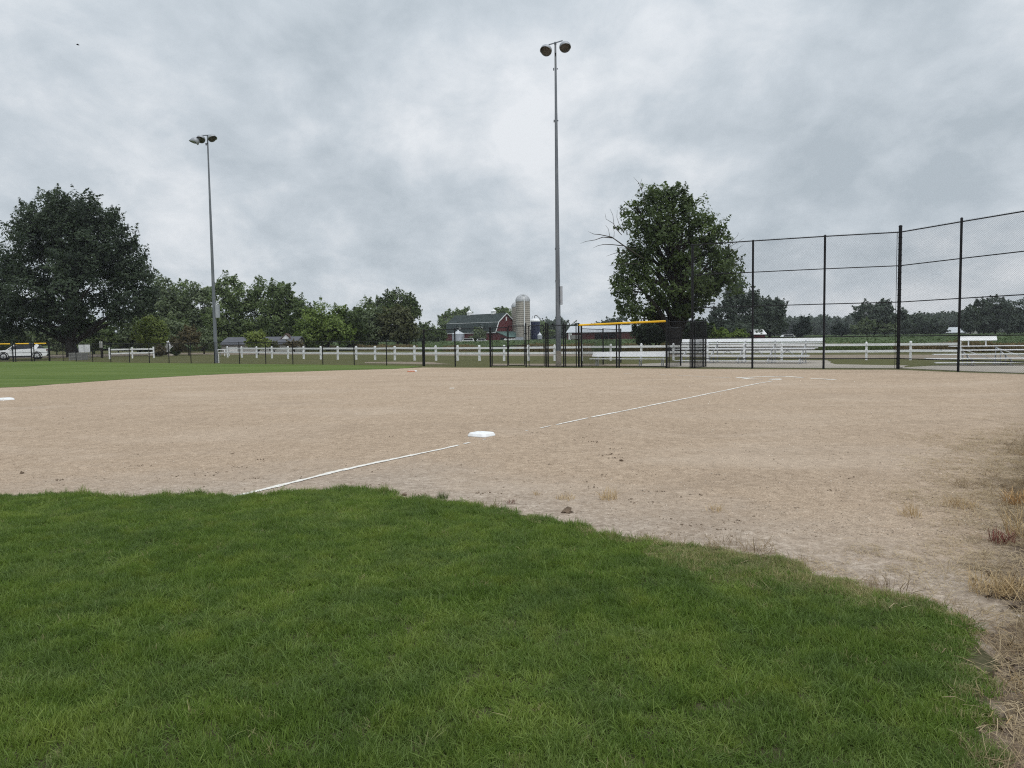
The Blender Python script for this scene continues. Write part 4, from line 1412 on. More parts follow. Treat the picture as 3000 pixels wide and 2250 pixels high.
# dugout
A, B = line(1696), line(1953)
A2, B2 = Vector((A.x, A.y)), Vector((B.x, B.y))
fd = (B2 - A2).normalized()
bd = Vector((-fd.y, fd.x))
if bd.y < 0: bd = -bd
C1, C2, C3 = A2 + fd * .12 + bd * .1, A2 + bd * 3.6, A2 + bd * 6.6
mid1 = A2.lerp(B2, .445)
mid2 = A2.lerp(B2, .475)
root = thing('dugout', 'black chain link dugout with a yellow padded top rail', 'dugout', (A.x, A.y, 0))
for q, h, r in ((A2, 2.38, .055), (C1, 2.28, .05), (mid1, 2.32, .04), (mid2, 2.32, .04), (B2, 2.49, .055), (C2, 2.1, .04), (C3, 2.1, .04), (B2 + bd * 2.6, 2.1, .04)):
    post(root, q, h, r)
MB().tube((A2.x, A2.y, 2.31), (B2.x, B2.y, 2.42), .054, .054, 12).build('yellow_cap', M_YELLOW, root, True)
rail(root, A2, B2, .08, .08, .02)
chain_mesh(root, A2, mid1, .03, 2.30)
chain_mesh(root, mid1, B2, .03, 2.34)
for a, b in ((C1, C2), (C2, C3), (B2, B2 + bd * 2.6)):
    rail(root, a, b, 2.12, 2.08, .02, 'top_rail')
    chain_mesh(root, a, b, .03, 2.08)
P1 = line(2028)
fence('chain_link_fence', 'fence bay joining the dugout to the tall backstop', 'fence', [(B.x + .12, B.y - .03), (P1.x - .1, P1.y + .02)], [2.40, 2.40], .03, [1.0])
g2 = G(2060, 1075.5)
fence('chain_link_fence', 'narrow return panel of mesh behind the first backstop post', 'fence', [(P1.x + .16, P1.y + .12), (g2.x, g2.y), (g2.x + (g2.x - P1.x) * .25, g2.y + (g2.y - P1.y) * .25)],
      [2.40, 2.40, 2.40], .035, [1.0, .02], pitch=.022)

# team bench
bc = A2.lerp(B2, .47) + bd * 1.55
ang = math.atan2(fd.y, fd.x)
root = thing('team_bench', 'white aluminium players bench with backrest inside the dugout', 'bench', (bc.x, bc.y, 0), ang)
L = 4.45
Mx = Matrix.Rotation(math.radians(-26), 3, 'X')
MB().box((0, .22, .66), (L, .035, .28), M=Mx).build('backrest', M_ALU, root)
MB().box((-.05, -.05, .42), (L, .30, .045)).build('seat', M_ALU, root)
for x in (-1.9, -.65, .65, 1.9):
    m = MB()
    m.bar((x, -.1, 0), (x, -.06, .40), .05, .05).bar((x, .2, 0), (x, .22, .60), .05, .05).bar((x, -.16, .38), (x, .24, .38), .045, .04).bar((x, -.18, .02), (x, .28, .02), .05, .03)
    m.build('leg', M_GALV, root)

# backstop
bp = [G(*p) for p in ((2028.5, 1078.7), (2204, 1079.8), (2412.5, 1080.8), (2630.6, 1081.2))]
bp = [(p.x, p.y) for p in bp]
wing = Vector((.31, -.95)).normalized()
p5 = Vector(bp[3]) + wing * 3.15
p6 = p5 + Vector((.33, -.94)).normalized() * 3.1
bp += [(p5.x, p5.y), (p6.x, p6.y)]
hs = [6.22, 6.22, 6.24, 6.36, 6.34, 6.34]
root = thing('backstop', 'very tall black chain link backstop with horizontal rails behind home plate', 'backstop', (bp[0][0], bp[0][1], 0))
for i, p in enumerate(bp):
    post(root, p, hs[i] + (.12 if i == 3 else 0), .074 if i == 3 else (.062 if i == 0 else .05))
for i in range(5):
    for f in (1.0, .757, .492, .244, .078):
        rail(root, bp[i], bp[i + 1], 6.22 * f, 6.22 * f, .026 if f == 1 else .022, 'top_rail' if f == 1 else 'rail')
    chain_mesh(root, bp[i], bp[i + 1], .02, 6.28, wire=.0042)
for k in range(24):
    z = .25 + k * .26
    MB().lathe([(.09, z - .012), (.096, z), (.09, z + .012)], 10, (bp[3][0], bp[3][1], 0)).build('tension_band', M_BLACK, root, True)
m = MB().tube((bp[3][0] - .13, bp[3][1] + .03, .02), (bp[3][0] - .13, bp[3][1] + .03, 6.25), .012, .012, 6)
m.build('tension_bar', M_BLACK, root, True)
# low fence running on towards the camera, just outside the picture
rp = [Vector((p6.x + .9, p6.y - .05))]
fdir = (Vector((4.5, 5.0)) - rp[0])
rp = [rp[0] + fdir * t for t in np.linspace(0, 1, 10)]
fence('chain_link_fence', 'low black chain link fence beside the mulch at the right picture edge', 'fence', [(p.x, p.y) for p in rp], [1.24] * 10, .03, [1.0], zbot=.03)

# far dugout with yellow cap on the left
lp_ = [G(-45, 1062.4), G(39, 1060.6), G(93.5, 1059.2), G(144.5, 1058)]
root = thing('dugout', 'far yellow capped fence in front of the white car', 'dugout', (lp_[0].x, lp_[0].y, 0))
for i, p in enumerate(lp_):
    post(root, p, 1.76, .055)
    if 0 < i < 3: post(root, (p.x + .28, p.y - .05), 1.74, .045)
for i in range(3):
    a, b = lp_[i], lp_[i + 1]
    d = (b - a).normalized() * .18
    MB().tube((a.x + d.x, a.y + d.y, 1.72), (b.x - d.x, b.y - d.y, 1.72), .062, .062, 10).build('yellow_cap', M_YELLOW, root, True)
    rail(root, a, b, .12, .12, .03)
    rail(root, a, b, .86, .86, .02)
    chain_mesh(root, a, b, .05, 1.68)


# ------------------------------------------------------------------ white board fences
def board_fence(label, pxs, yfun, h):
    P = [G(px, yfun(px)) for px in pxs]
    root = thing('board_fence', label, 'fence', (P[0].x, P[0].y, 0))
    for p, px in zip(P, pxs):
        hh = h * (1 + rng.normal() * .012)
        i = P.index(p)
        q = P[min(i + 1, len(P) - 1)] - P[max(i - 1, 0)]
        rz = math.atan2(q.y, q.x)
        lean = Vector((rng.normal() * .015, rng.normal() * .015, 0))
        m = MB()
        m.bar(p - Vector((0, 0, .05)), p + lean + Vector((0, 0, hh)), .13, .13, up=(-math.sin(rz), math.cos(rz), 0))
        t = p + lean + Vector((0, 0, hh))
        m.add([t + Matrix.Rotation(rz, 3, 'Z') @ Vector(v) for v in ((-.075, -.075, .002), (.075, -.075, .002), (.075, .075, .002), (-.075, .075, .002), (0, 0, .06))],
              [(3, 2, 1, 0), (0, 1, 4), (1, 2, 4), (2, 3, 4), (3, 0, 4)])
        m.build('post', M_WHITE, root, True)
    for a, b in zip(P[:-1], P[1:]):
        d = (b - a).normalized()
        s = Vector((-d.y, d.x, 0))
        if s.y > 0: s = -s
        for f in (.86, .50):
            j = rng.normal(0, .008, 2)
            off = s * .085
            MB().bar(a + off + d * .008 + Vector((0, 0, h * f + j[0])), b + off - d * .008 + Vector((0, 0, h * f + j[1])), .035, .145).build('board', M_WHITE, root, True)
    return root


wf_y = lambda px: float(np.interp(px, [640, 667, 940, 1200, 1500, 1800, 2200, 2600, 2812], [1046.5, 1047, 1053, 1056, 1057.5, 1056.5, 1055, 1055, 1055]))
board_fence('long white two board fence running across behind the field', [667, 709, 752, 797, 844, 890, 940, 990, 1044, 1099, 1157, 1215, 1278, 1341, 1405, 1477, 1549, 1625, 1705, 1789, 1878, 1973, 2073, 2180, 2290, 2413, 2538, 2667, 2812], wf_y, 1.10)
board_fence('short white two board fence piece near the huge maple', [321, 388, 451], lambda px: 1052 - (px - 321) * .026, 1.14)


# ------------------------------------------------------------------ bleachers
def plank(root, x0, x1, y, z, w=.24, t=.045, name='seat'):
    return MB().box(((x0 + x1) / 2, y, z), (x1 - x0, w, t)).build(name, M_ALU, root)


# long low bleacher behind the left bays
la, lb = G(1962, 1064.5), G(2376, 1067.5)
ld = (lb - la)
LL = ld.length
root = thing('bleacher', 'long white aluminium bleacher with backboard seen through the left backstop bays', 'bleacher', (la.x, la.y, 0), math.atan2(ld.y, ld.x))
plank(root, .2, LL - .5, .35, .16, .26, .04, 'footboard')
plank(root, 0, LL - .25, .75, .42, .26)
plank(root, .1, LL - .3, 1.2, .46, .26, .04, 'footboard')
plank(root, -.35, LL - .1, 1.45, .82, .28)
plank(root, 0, LL, 1.9, .86, .26, .04, 'footboard')
plank(root, 0, LL + .25, 2.2, 1.14, .28, .06)
MB().box((LL / 2 + .1, 2.36, 1.32), (LL + .3, .06, .21), M=Matrix.Rotation(math.radians(-28), 3, 'X')).build('backboard', M_ALU, root)
for k in range(5):
    x = .5 + k * (LL - 1.2) / 4
    m = MB()
    m.bar((x, .2, .02), (x, 2.5, .02), .06, .05).bar((x, .75, 0), (x, .75, .4), .05, .05).bar((x, 1.45, 0), (x, 1.45, .8), .05, .05).bar((x, 2.25, 0), (x, 2.25, 1.3), .05, .05)
    m.bar((x, .3, .14), (x, 2.3, 1.1), .045, .05)
    m.build('frame', M_GALV, root)
for k in range(4):
    x = .5 + k * (LL - 1.2) / 4
    x2 = x + (LL - 1.2) / 4
    MB().bar((x, 1.5, .15), ((x + x2) / 2, 1.5, .72), .035, .035).bar((x2, 1.5, .15), ((x + x2) / 2, 1.5, .72), .035, .035).build('brace', M_GALV, root)

# bleacher at the right edge
ra = G(2716, 1073.0)
rb_dir = Vector((1.0, -.22)).normalized()
root = thing('bleacher', 'white five row aluminium bleacher behind the right wing of the backstop', 'bleacher', (ra.x, ra.y, 0), math.atan2(rb_dir.y, rb_dir.x))
RL = 7.5
ROWS = ((.17, .0, .35), (.36, .35, 0), (.55, .95, .55), (.74, 1.55, 1.1), (.93, 2.15, 1.65))
for k, (z, y, x0) in enumerate(ROWS):
    plank(root, x0, RL, y, z, .26, .04, 'seat' if k else 'footboard')
    if k > 1:
        plank(root, x0 + .2, RL, y - .3, z - .21, .24, .035, 'footboard')
for x in (2.1, 3.8, 5.5, 7.0):
    m = MB()
    m.bar((x, -.05, .02), (x, 2.4, .02), .05, .05)
    for z, y, x0 in ROWS[1:]:
        m.bar((x, y, 0), (x, y, z - .02), .04, .04)
    m.bar((x, .0, .13), (x, 2.2, .9), .035, .04)
    m.build('frame', M_GALV, root)
for x in (2.1, 3.8):
    MB().bar((x, 2.2, .85), (x + 1.7, 2.2, .2), .04, .04).build('brace', M_ALU, root)
m = MB()
m.box((3.0, 2.25, 1.30), (1.75, .06, .21), M=Matrix.Rotation(math.radians(-28), 3, 'X'))
m.tube((2.13, 2.28, 1.395), (3.87, 2.28, 1.395), .028, .028, 8)
m.build('backboard', M_ALU, root)
for x in (2.6, 3.4):
    MB().bar((x, 2.30, .9), (x, 2.30, 1.25), .05, .05).build('bracket', M_ALU, root)


# ------------------------------------------------------------------ light poles
def aim_matrix(aim, up=(0, 0, 1)):
    z = Vector(aim).normalized()
    u = Vector(up)
    x = u.cross(z).normalized()
    y = z.cross(x)
    return Matrix((x, y, z)).transposed()


def luminaire(root, p, aim, scale=1.0, name='floodlight'):
    """bowl reflector opening along aim, with a scoop shaped visor over its upper rim"""
    M = aim_matrix(aim)
    s = scale
    p = Vector(p)
    m = MB()
    m.lathe([(.001, -.50 * s), (.10 * s, -.50 * s), (.115 * s, -.36 * s), (.17 * s, -.33 * s), (.25 * s, -.24 * s), (.31 * s, -.12 * s), (.335 * s, 0), (.325 * s, .005), (.30 * s, -.10 * s), (.23 * s, -.22 * s)], 20, p, M)
    body = m.build(name, M_LAMPGREY, root, True)
    MB().lathe([(.31 * s, -.03 * s), (.2 * s, .0), (.001, .015 * s)], 20, p, M).build('lens', M_LENS, body, True)
    V, Q = [], []
    n = 18
    for lay in (0, 1):
        for i in range(n + 1):
            t = math.radians(-105 + 210 * i / n)
            ln = .30 * s * max(.02, math.cos(t * .82)) ** .8
            rr = (.34 - .012 * lay) * s
            d = Vector((math.sin(t), math.cos(t), 0))
            V.append(p + M @ (d * rr + Vector((0, 0, -.03 * s))))
            V.append(p + M @ (d * rr * .97 + Vector((0, 0, ln))))
    k = 2 * (n + 1)
    for lay in (0, 1):
        for i in range(n):
            a = lay * k + 2 * i
            Q.append((a, a + 1, a + 3, a + 2))
    for i in range(n):
        Q.append((2 * i + 1, 2 * i + 3, k + 2 * i + 3, k + 2 * i + 1))
    MB().add(V, Q, True).build('visor', M_LAMPGREY, body, True)
    return body


# centre pole
b = G(1636.5, 1074.6)
root = thing('light_pole', 'tall grey floodlight pole with two lamps standing behind the gates', 'light pole', (b.x, b.y, 0))
top = W(1631.7, 128, b.y)
H = top.z
MB().tube((b.x, b.y, -.1), (b.x, b.y, .9), .165, .165, 14).build('footing', M_CONCRETE, root, True)
m = MB()
m.tube((b.x, b.y, .9), (b.x, b.y, 7.0), .150, .115, 14, caps=False)
m.tube((b.x, b.y, 7.0), (b.x, b.y, 14), .115, .078, 14, caps=False)
m.tube((b.x, b.y, 14), (b.x, b.y, H + .05), .074, .052, 14)
m.build('pole', M_POLE, root, True)
for z in (4.8, 6.6, 13.6, 16.4):
    MB().box((b.x - .11, b.y, z), (.06, .08, .12)).box((b.x + .10, b.y, z + .02), (.05, .06, .06)).build('step_bracket', M_POLE, root, True)
MB().box((b.x + .19, b.y - .02, 4.0), (.13, .26, 1.02)).build('ballast_box', M_LAMPGREY, root, True)
a0, a1 = W(1608.5, 131, b.y - .42), W(1647, 119.5, b.y + .36)
MB().bar(a0, a1, .07, .06).box((b.x, b.y, H + .02), (.12, .12, .12)).build('crossarm', M_POLE, root, True)
luminaire(root, W(1600, 148, b.y - .5), (-.28, -.80, -.62), .95)
luminaire(root, W(1655.5, 138, b.y + .15), (.05, -.72, -.62), .95)
MB().tube(W(1630, 156, b.y - .06), W(1624.5, 155.5, b.y - .06), .03, .02, 8).box(W(1627.5, 160.5, b.y - .06), (.06, .06, .10)).build('sensor', M_BLACK, root, True)
m = MB().tube((b.x + .16, b.y - .1, 0), (b.x + .16, b.y - .1, 1.1), .02, .02, 8)

# left pole
b = G(633.5, 1063.2)
root = thing('light_pole', 'distant grey floodlight pole with three lamps behind the low fence', 'light pole', (b.x, b.y, 0))
top = W(605.5, 400, b.y)
H = top.z
m = MB()
m.tube((b.x, b.y, -.1), (b.x, b.y, 7.0), .150, .115, 14, caps=False)
m.tube((b.x, b.y, 7.0), (b.x, b.y, 14), .115, .07, 14, caps=False)
m.tube((b.x, b.y, 14), (b.x, b.y, H + .05), .066, .05, 14)
m.build('pole', M_POLE, root, True)
MB().box((b.x + .27, b.y - .02, 4.05), (.24, .28, 1.0)).build('ballast_box', M_LAMPGREY, root, True)
MB().box((b.x + .25, b.y - .1, .35), (.05, .05, .75)).build('meter_post', M_WHITE, root, True)
MB().bar(W(585, 397, b.y + .2), W(618, 396, b.y - .2), .07, .06).bar(W(585, 397, b.y + .2), W(574, 408, b.y - .5), .06, .05).build('crossarm', M_POLE, root, True)
luminaire(root, W(588.5, 408, b.y - .1), (.05, -.80, -.55), .98)
luminaire(root, W(621.5, 405, b.y - .2), (.62, -.55, -.60), .98)
luminaire(root, W(571, 415, b.y - .3), (-.62, -.20, -.55), .98)
MB().tube(W(608, 420, b.y - .06), W(601, 420.5, b.y - .06), .035, .02, 8).box(W(604, 424, b.y - .06), (.08, .06, .10)).build('sensor', M_BLACK, root, True)


# ------------------------------------------------------------------ bases, plate, chalk
third, home, first, second = G(1411, 1277.5), G(2276, 1112.5), G(1204, 1089), G(17, 1172)
bang = math.atan2(home.y - third.y, home.x - third.x)


def base_pad(name, label, p, size, rz, mat, h=.060, group=None, sx=1.0):
    """bevelled rubber base: flared skirt, crowned top"""
    m = MB()
    s = size / 2
    prof = [(1.0, 0), (1.0, .012), (.90, h * .86), (.84, h * .98), (.5, h * 1.03)]
    vs = []
    N = 4
    for f, z in prof:
        for i in range(24):
            t = 2 * math.pi * (i + .5) / 24
            c, sn = math.cos(t), math.sin(t)
            k = 1 / (abs(c) ** 9 + abs(sn) ** 9) ** (1 / 9)
            vs.append(Vector((c * k * s * f * sx, sn * k * s * f, z)))
    fs = []
    for k in range(len(prof) - 1):
        for i in range(24):
            j = (i + 1) % 24
            fs.append((k * 24 + i, k * 24 + j, (k + 1) * 24 + j, (k + 1) * 24 + i))
    m.add(vs, fs, False)
    m.add(vs[-24:], [tuple(range(24))])
    o = m.build(name, mat)
    o.location = (p.x, p.y, .006)
    o.rotation_euler = (rng.normal() * .012, rng.normal() * .012, rz)
    tag(o, label, 'base', group)
    return o


base_pad('base', 'white square base nearest the camera on the chalk line', third, .385, bang + .06, M_BASE, group='bases of the diamond')
base_pad('base', 'white base cut by the left picture edge', second, .385, bang, M_BASE, group='bases of the diamond')
base_pad('base', 'far white base lying in front of the outfield grass', first + Vector((.06, .16, 0)), .385, bang + .3, M_BASE, .06, group='bases of the diamond')
base_pad('base', 'small orange safety base in front of the far white base', first + Vector((.05, -.30, 0)), .34, bang + .3, M_ORANGE, .07, group='bases of the diamond')

m = MB()
pl = [(-.216, .216), (.216, .216), (.216, 0), (0, -.216), (-.216, 0)]
m.prism(pl, 0, .02, axis=2)
o = m.build('home_plate', M_PLATE)
o.location = (home.x, home.y, .003)
o.rotation_euler = (0, 0, bang - math.radians(45))
tag(o, 'white five sided home plate in front of the backstop', 'home plate')
pp = G(1324, 1138.3)
o = MB().box((0, 0, .008), (.16, .10, .02)).build('pitching_plate', M_PLATE)
o.location = (pp.x, pp.y, .004)
tag(o, 'small white pitching rubber half buried in the clay', 'pitching plate')


def chalk_line(pts, width, segs_keep, seed, step=.07):
    """broken, ragged strip of chalk along ground points"""
    r = np.random.default_rng(seed)
    m = MB()
    d_tot = 0
    for (a, b), keep in zip(zip(pts[:-1], pts[1:]), segs_keep):
        L = (b - a).length
        d = (b - a).normalized()
        s = Vector((-d.y, d.x, 0))
        k = max(2, int(L / step))
        prev = None
        for i in range(k + 1):
            t = i / k
            kk = keep[0] + (keep[1] - keep[0]) * t
            q = a.lerp(b, t) + s * (.012 * math.sin(d_tot * 1.7) + r.normal() * .004)
            w = width * (.30 + .70 * kk) * (.62 + .7 * vnoise(np.array([d_tot]), np.array([7.]), .21, seed + 3)[0]) * r.uniform(.85, 1.12)
            on = kk > .10 + .38 * vnoise(np.array([d_tot]), np.array([0.]), .25, seed)[0] + .10 * r.normal()
            if on:
                cur = (q - s * w / 2, q + s * w / 2)
                if prev:
                    m.add([Vector((v.x, v.y, .0105 + .001 * r.random())) for v in (prev[0], prev[1], cur[1], cur[0])], [(0, 1, 2, 3)])
                prev = cur
            else:
                prev = None
            d_tot += L / k
    return m


K = [G(*p) for p in ((2262, 1117.3), (2225, 1123), (2100, 1149.5), (1900, 1190), (1760, 1218), (1640, 1243), (1545, 1262), (1500, 1271), (1440, 1285), (1375, 1298), (1310, 1313), (1210, 1334), (1100, 1358), (1000, 1380), (860, 1414), (720, 1448), (668, 1460))]
kp = [(.6, .75), (.75, .75), (.75, .7), (.7, .65), (.65, .5), (.45, .25), (.20, .08), (.03, .03), (.05, .15), (.38, .55), (.55, .65), (.75, .9), (.95, 1), (1, 1), (1, 1), (1, .9)]
o = chalk_line(K, .095, kp, 71).build('chalk_line', M_CHALK)
tag(o, 'long broken white chalk foul line past the nearest base to home plate', 'chalk line', None, 'structure')
K = [G(2100 + x / 5.821, 1080 + y / 5.821) for x, y in ((130, 131), (290, 150))]
o = chalk_line([G(1800, 1094), G(1960, 1098.5), G(2066, 1104.5), G(2140, 1107)], .12, [(.3, .35), (.35, .5), (.5, .5)], 72).build('chalk_line', M_CHALK)
tag(o, 'faint chalk foul line running left from home plate', 'chalk line', None, 'structure')
q = lambda x, y: G(2100 + x / 5.821, 1080 + y / 5.821)
o = chalk_line([q(330, 157), q(420, 160), q(520, 176), q(640, 184), q(850, 181)], .22, [(1, 1), (1, .8), (.7, .5), (.45, .3)], 73).build('chalk_line', M_CHALK)
tag(o, 'chalk edge of the far batter box left of home plate', 'chalk line', None, 'structure')
o = chalk_line([q(340, 155), q(560, 153), q(740, 140), q(930, 138), q(1160, 135), q(1300, 144), q(1460, 154)], .24, [(1, .8), (.7, .6), (.75, .9), (.6, .8), (1, 1), (1, .95)], 74).build('chalk_line', M_CHALK)
tag(o, 'chalk back edge of the batter box behind home plate', 'chalk line', None, 'structure')
o = chalk_line([q(1580, 185), q(1660, 174), q(1820, 181), q(1990, 192), q(2080, 196)], .22, [(.4, .9), (1, .95), (.95, 1), (.8, .2)], 75).build('chalk_line', M_CHALK)
tag(o, 'chalk stretch on the clay right of home plate', 'chalk line', None, 'structure')


# clods and tufts on the clay
def clod(px, py, size, label, seed):
    p = G(px, py)
    V, Q = blob(1, .55, seed, 9, 6)
    V = [(v[0] * size, v[1] * size * .7, v[2] * size + size * .3) for v in V]
    o = link('clod', mesh_np('clod', V, Q, M_CLOD, True))
    o.location = (p.x, p.y, .004)
    tag(o, label, 'clod', 'clods of dark earth on the clay')


clod(1663, 1503, .055, 'largest dark earth clod on the clay near the lawn edge', 201)
clod(1185, 1453, .03, 'small dark clod beside the green tuft near the lawn corner', 202)
clod(64, 1388, .03, 'dark clod in the left part of the infield', 203)
clod(1820, 1352, .028, 'dark clod right of the nearest base', 204)


def scuffs():  # dark crumbs stand in for the shade inside footprint dents
    r = np.random.default_rng(77)
    V, Q = [], []
    for px, py in ((1560, 1270), (1690, 1290), (1700, 1283), (1750, 1297), (1735, 1295), (1800, 1315), (1795, 1330), (1803, 1343), (1785, 1333), (1775, 1393), (1740, 1430), (530, 1397), (600, 1396), (640, 1386),
                   (690, 1370), (765, 1347), (1070, 1381), (172, 1408), (1365, 1269), (1140, 1280), (860, 1401), (745, 1403), (1090, 1422), (680, 1329), (430, 1364), (1560, 1269), (1575, 1268), (2090, 1390),
                   (2160, 1530), (2330, 1490), (2450, 1440), (2500, 1400), (2120, 1555), (1830, 1460), (1880, 1475), (1930, 1440), (2050, 1452), (1960, 1520), (2030, 1540), (1420, 1448), (1200, 1448), (1240, 1452)):
        c = G(px, py)
        for k in range(r.integers(3, 9)):
            sz = r.uniform(.004, .014)
            v, f = blob(sz, .5, int(r.integers(1e6)), 5, 4)
            n0 = len(V)
            ox, oy = r.normal(0, .07), r.normal(0, .035)
            V += [(c.x + ox + a, c.y + oy + b_, .005 + sz * .25 + z) for a, b_, z in v]
            Q += [tuple(i + n0 for i in g) for g in f]
    o = link('dent_shade_crumbs', mesh_np('dent_shade_crumbs', V, Q, M_CLOD))
    tag(o, 'dark crumbs standing for the shade in footprint dents on the clay', 'dirt', None, 'stuff')


scuffs()


def tuft(px, py, label, mat, h, n, rad, lean, seed, width=.004, group='tufts growing on the clay'):
    p = G(px, py)
    t = NT('tuft_colour')
    t.color(t.ramp(t.noise(t.coord('World'), 40, 2), [(.35, mat[0]), (.65, mat[1])]))
    t.rough(.7, .2)
    o = link('grass_clump', tuft_mesh('grass_clump', t.m, n, rad, h * .45, h, width, lean, .6, seed))
    o.location = (p.x, p.y, .004)
    tag(o, label, 'grass clump', group)


STRAW = ((.34, .24, .12), (.55, .42, .24))
GRN = ((.045, .075, .020), (.10, .13, .04))
OLV = ((.12, .11, .045), (.26, .22, .10))
tuft(1296, 1462, 'round dark green tuft on the clay near the lawn corner', GRN, .09, 90, .06, .55, 301)
tuft(1270, 1466, 'flat olive tuft left of the round green tuft', OLV, .05, 60, .08, .8, 302)
tuft(1655, 1463, 'flat orange straw tuft left of the bigger straw tuft', STRAW, .08, 70, .10, .8, 303)
tuft(1782, 1464, 'bigger straw tuft with fanned stalks in the middle of the clay', STRAW, .15, 90, .09, .55, 304)
tuft(1572, 1451, 'tiny straw tuft nearest the chalk line', STRAW, .05, 30, .04, .7, 305)
tuft(2098, 1497, 'pale straw tuft right of the bigger straw tuft', STRAW, .09, 50, .10, .8, 306)
tuft(2665, 1514, 'upright pale straw tuft near the right edge', STRAW, .16, 80, .10, .4, 307)
tuft(2812, 1487, 'wide pale straw tuft close to the right fence', STRAW, .15, 110, .16, .6, 308)
tuft(1456, 1496, 'thin seedy stalks at the lawn edge', OLV, .16, 26, .05, .35, 309, .003)
tuft(1400, 1483, 'yellowish flat tuft along the lawn edge', OLV, .06, 60, .12, .8, 310)
tuft(1496, 1476, 'small reddish weed on the clay', ((.16, .09, .07), (.26, .16, .12)), .06, 40, .05, .7, 311)
tuft(2935, 1590, 'dark red weed in the dead grass by the right fence', ((.09, .02, .018), (.20, .07, .05)), .13, 90, .10, .6, 312, .006)
tuft(2975, 1480, 'orange straw clump by the right fence', ((.36, .20, .08), (.56, .38, .18)), .2, 90, .12, .7, 313, .006)
tuft(2985, 1570, 'long pale stalks leaning out of the right fence', STRAW, .38, 60, .10, .7, 314, .006)
tuft(2900, 1738, 'bushy straw clump where the clay meets the mulch', STRAW, .17, 160, .14, .6, 315)
tuft(2985, 1752, 'bushy straw clump at the foot of the right fence', STRAW, .2, 160, .14, .6, 316)
for i, (px, py, h) in enumerate(((265, 1460, .12), (530, 1459, .13), (575, 1459, .14), (620, 1459, .11), (1000, 1446, .12), (1075, 1450, .10))):
    tuft(px, py, ('leftmost long blades on the lawn edge', 'fan of long blades on the lawn edge', 'tallest long blades on the lawn edge', 'short fan right of the tallest blades',
                  'long blades at the end of the chalk line', 'long blades at the corner of the lawn')[i], ((.06, .10, .03), (.10, .15, .045)), h, 14, .07, .4, 330 + i, .006, 'long blades along the lawn edge')


# ------------------------------------------------------------------ farm
def corr(root, c, r, h, n, name, mat, smooth=True):
    return MB().lathe([(r, 0), (r, h)], n, c).build(name, mat, root, True)


# barn
D0 = 258
near = W(1452.8, 1000, D0)
nb = Vector((near.x, near.y, 0))
u = Vector((-.665, .746, 0)).normalized()      # along the ridge, away from the camera
v = Vector((.746, .665, 0)).normalized()       # across the gable
BW, BL = 9.8, 29.0
rz = math.atan2(u.y, u.x)
root = thing('barn', 'long dark red gambrel barn with a green roof beyond the crop field', 'barn', nb, rz)
# local: x along ridge (u), y = -v side ; left normal of u is (-u.y,u.x) = (-.746,-.665) = -v, so y local = -v
Yv = lambda t: -t
prof = [(0, 0), (0, 3.5), (.125, 6.8), (.5, 9.7), (.875, 6.8), (1, 3.5), (1, 0)]
m = MB()
m.prism([(Yv(BW * t), z) for t, z in prof], 0, BL, axis=0)
m.build('wall', M_BARNRED, root)
ro = MB()
over = .35
rp_ = [(-.04, 3.25), (.115, 6.95), (.5, 9.95), (.885, 6.95), (1.04, 3.25)]
for (t0, z0), (t1, z1) in zip(rp_[:-1], rp_[1:]):
    P = [(-over, Yv(BW * t0), z0), (BL + over, Yv(BW * t0), z0), (BL + over, Yv(BW * t1), z1), (-over, Yv(BW * t1), z1)]
    Q = [(p[0], p[1], p[2] + .14) for p in P]
    ro.add(P + Q, [(0, 1, 2, 3), (7, 6, 5, 4), (0, 4, 5, 1), (1, 5, 6, 2), (2, 6, 7, 3), (3, 7, 4, 0)])
roof = ro.build('roof', M_GREENROOF, root)
m = MB()
for (t0, z0), (t1, z1) in zip(rp_[:-1], rp_[1:]):
    m.bar((-over - .06, Yv(BW * t0), z0 + .05), (-over - .06, Yv(BW * t1), z1 + .05), .1, .26)
m.bar((-over, Yv(BW * .112) + .05, 6.95), (BL + over, Yv(BW * .112) + .05, 6.95), .14, .12)
m.bar((-over, Yv(-BW * .04) + .05, 3.28), (BL + over, Yv(-BW * .04) + .05, 3.28), .12, .2)
m.build('trim', M_WHITETRIM, root)
for x, s in ((6.8, 1.0), (20.5, .95)):
    c = MB().box((x, Yv(BW * .5), 10.35), (1.3, 1.3, 1.0)).build('cupola', M_WHITETRIM, root)
    m = MB()
    m.add([(x - .8, Yv(BW * .5) - .8, 10.88), (x + .8, Yv(BW * .5) - .8, 10.88), (x + .8, Yv(BW * .5) + .8, 10.88), (x - .8, Yv(BW * .5) + .8, 10.88), (x, Yv(BW * .5), 11.8)],
          [(3, 2, 1, 0), (0, 1, 4), (1, 2, 4), (2, 3, 4), (3, 0, 4)])
    m.box((x, Yv(BW * .5), 11.9), (.12, .12, .9))
    m.build('cupola_roof', M_WHITETRIM, c)
for x in (7.8, 20.5):
    yy = Yv(BW * .02)
    dm = MB().box((x, yy - .2, 5.15), (1.6, 2.0, .9)).build('dormer', M_WHITETRIM, root)
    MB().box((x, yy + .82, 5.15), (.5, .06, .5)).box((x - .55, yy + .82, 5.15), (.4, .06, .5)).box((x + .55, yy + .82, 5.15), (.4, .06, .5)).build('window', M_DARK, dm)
    MB().prism([(x - 1.25, 5.55), (x + 1.25, 5.55), (x, 6.45)], yy - 1.6, yy + 1.0, axis=1).build('dormer_roof', M_GREENROOF, dm)
m = MB()
m.box((-.04, Yv(BW * .5), 8.1), (.08, .5, 1.3))
m.build('hay_door', M_WHITETRIM, root)
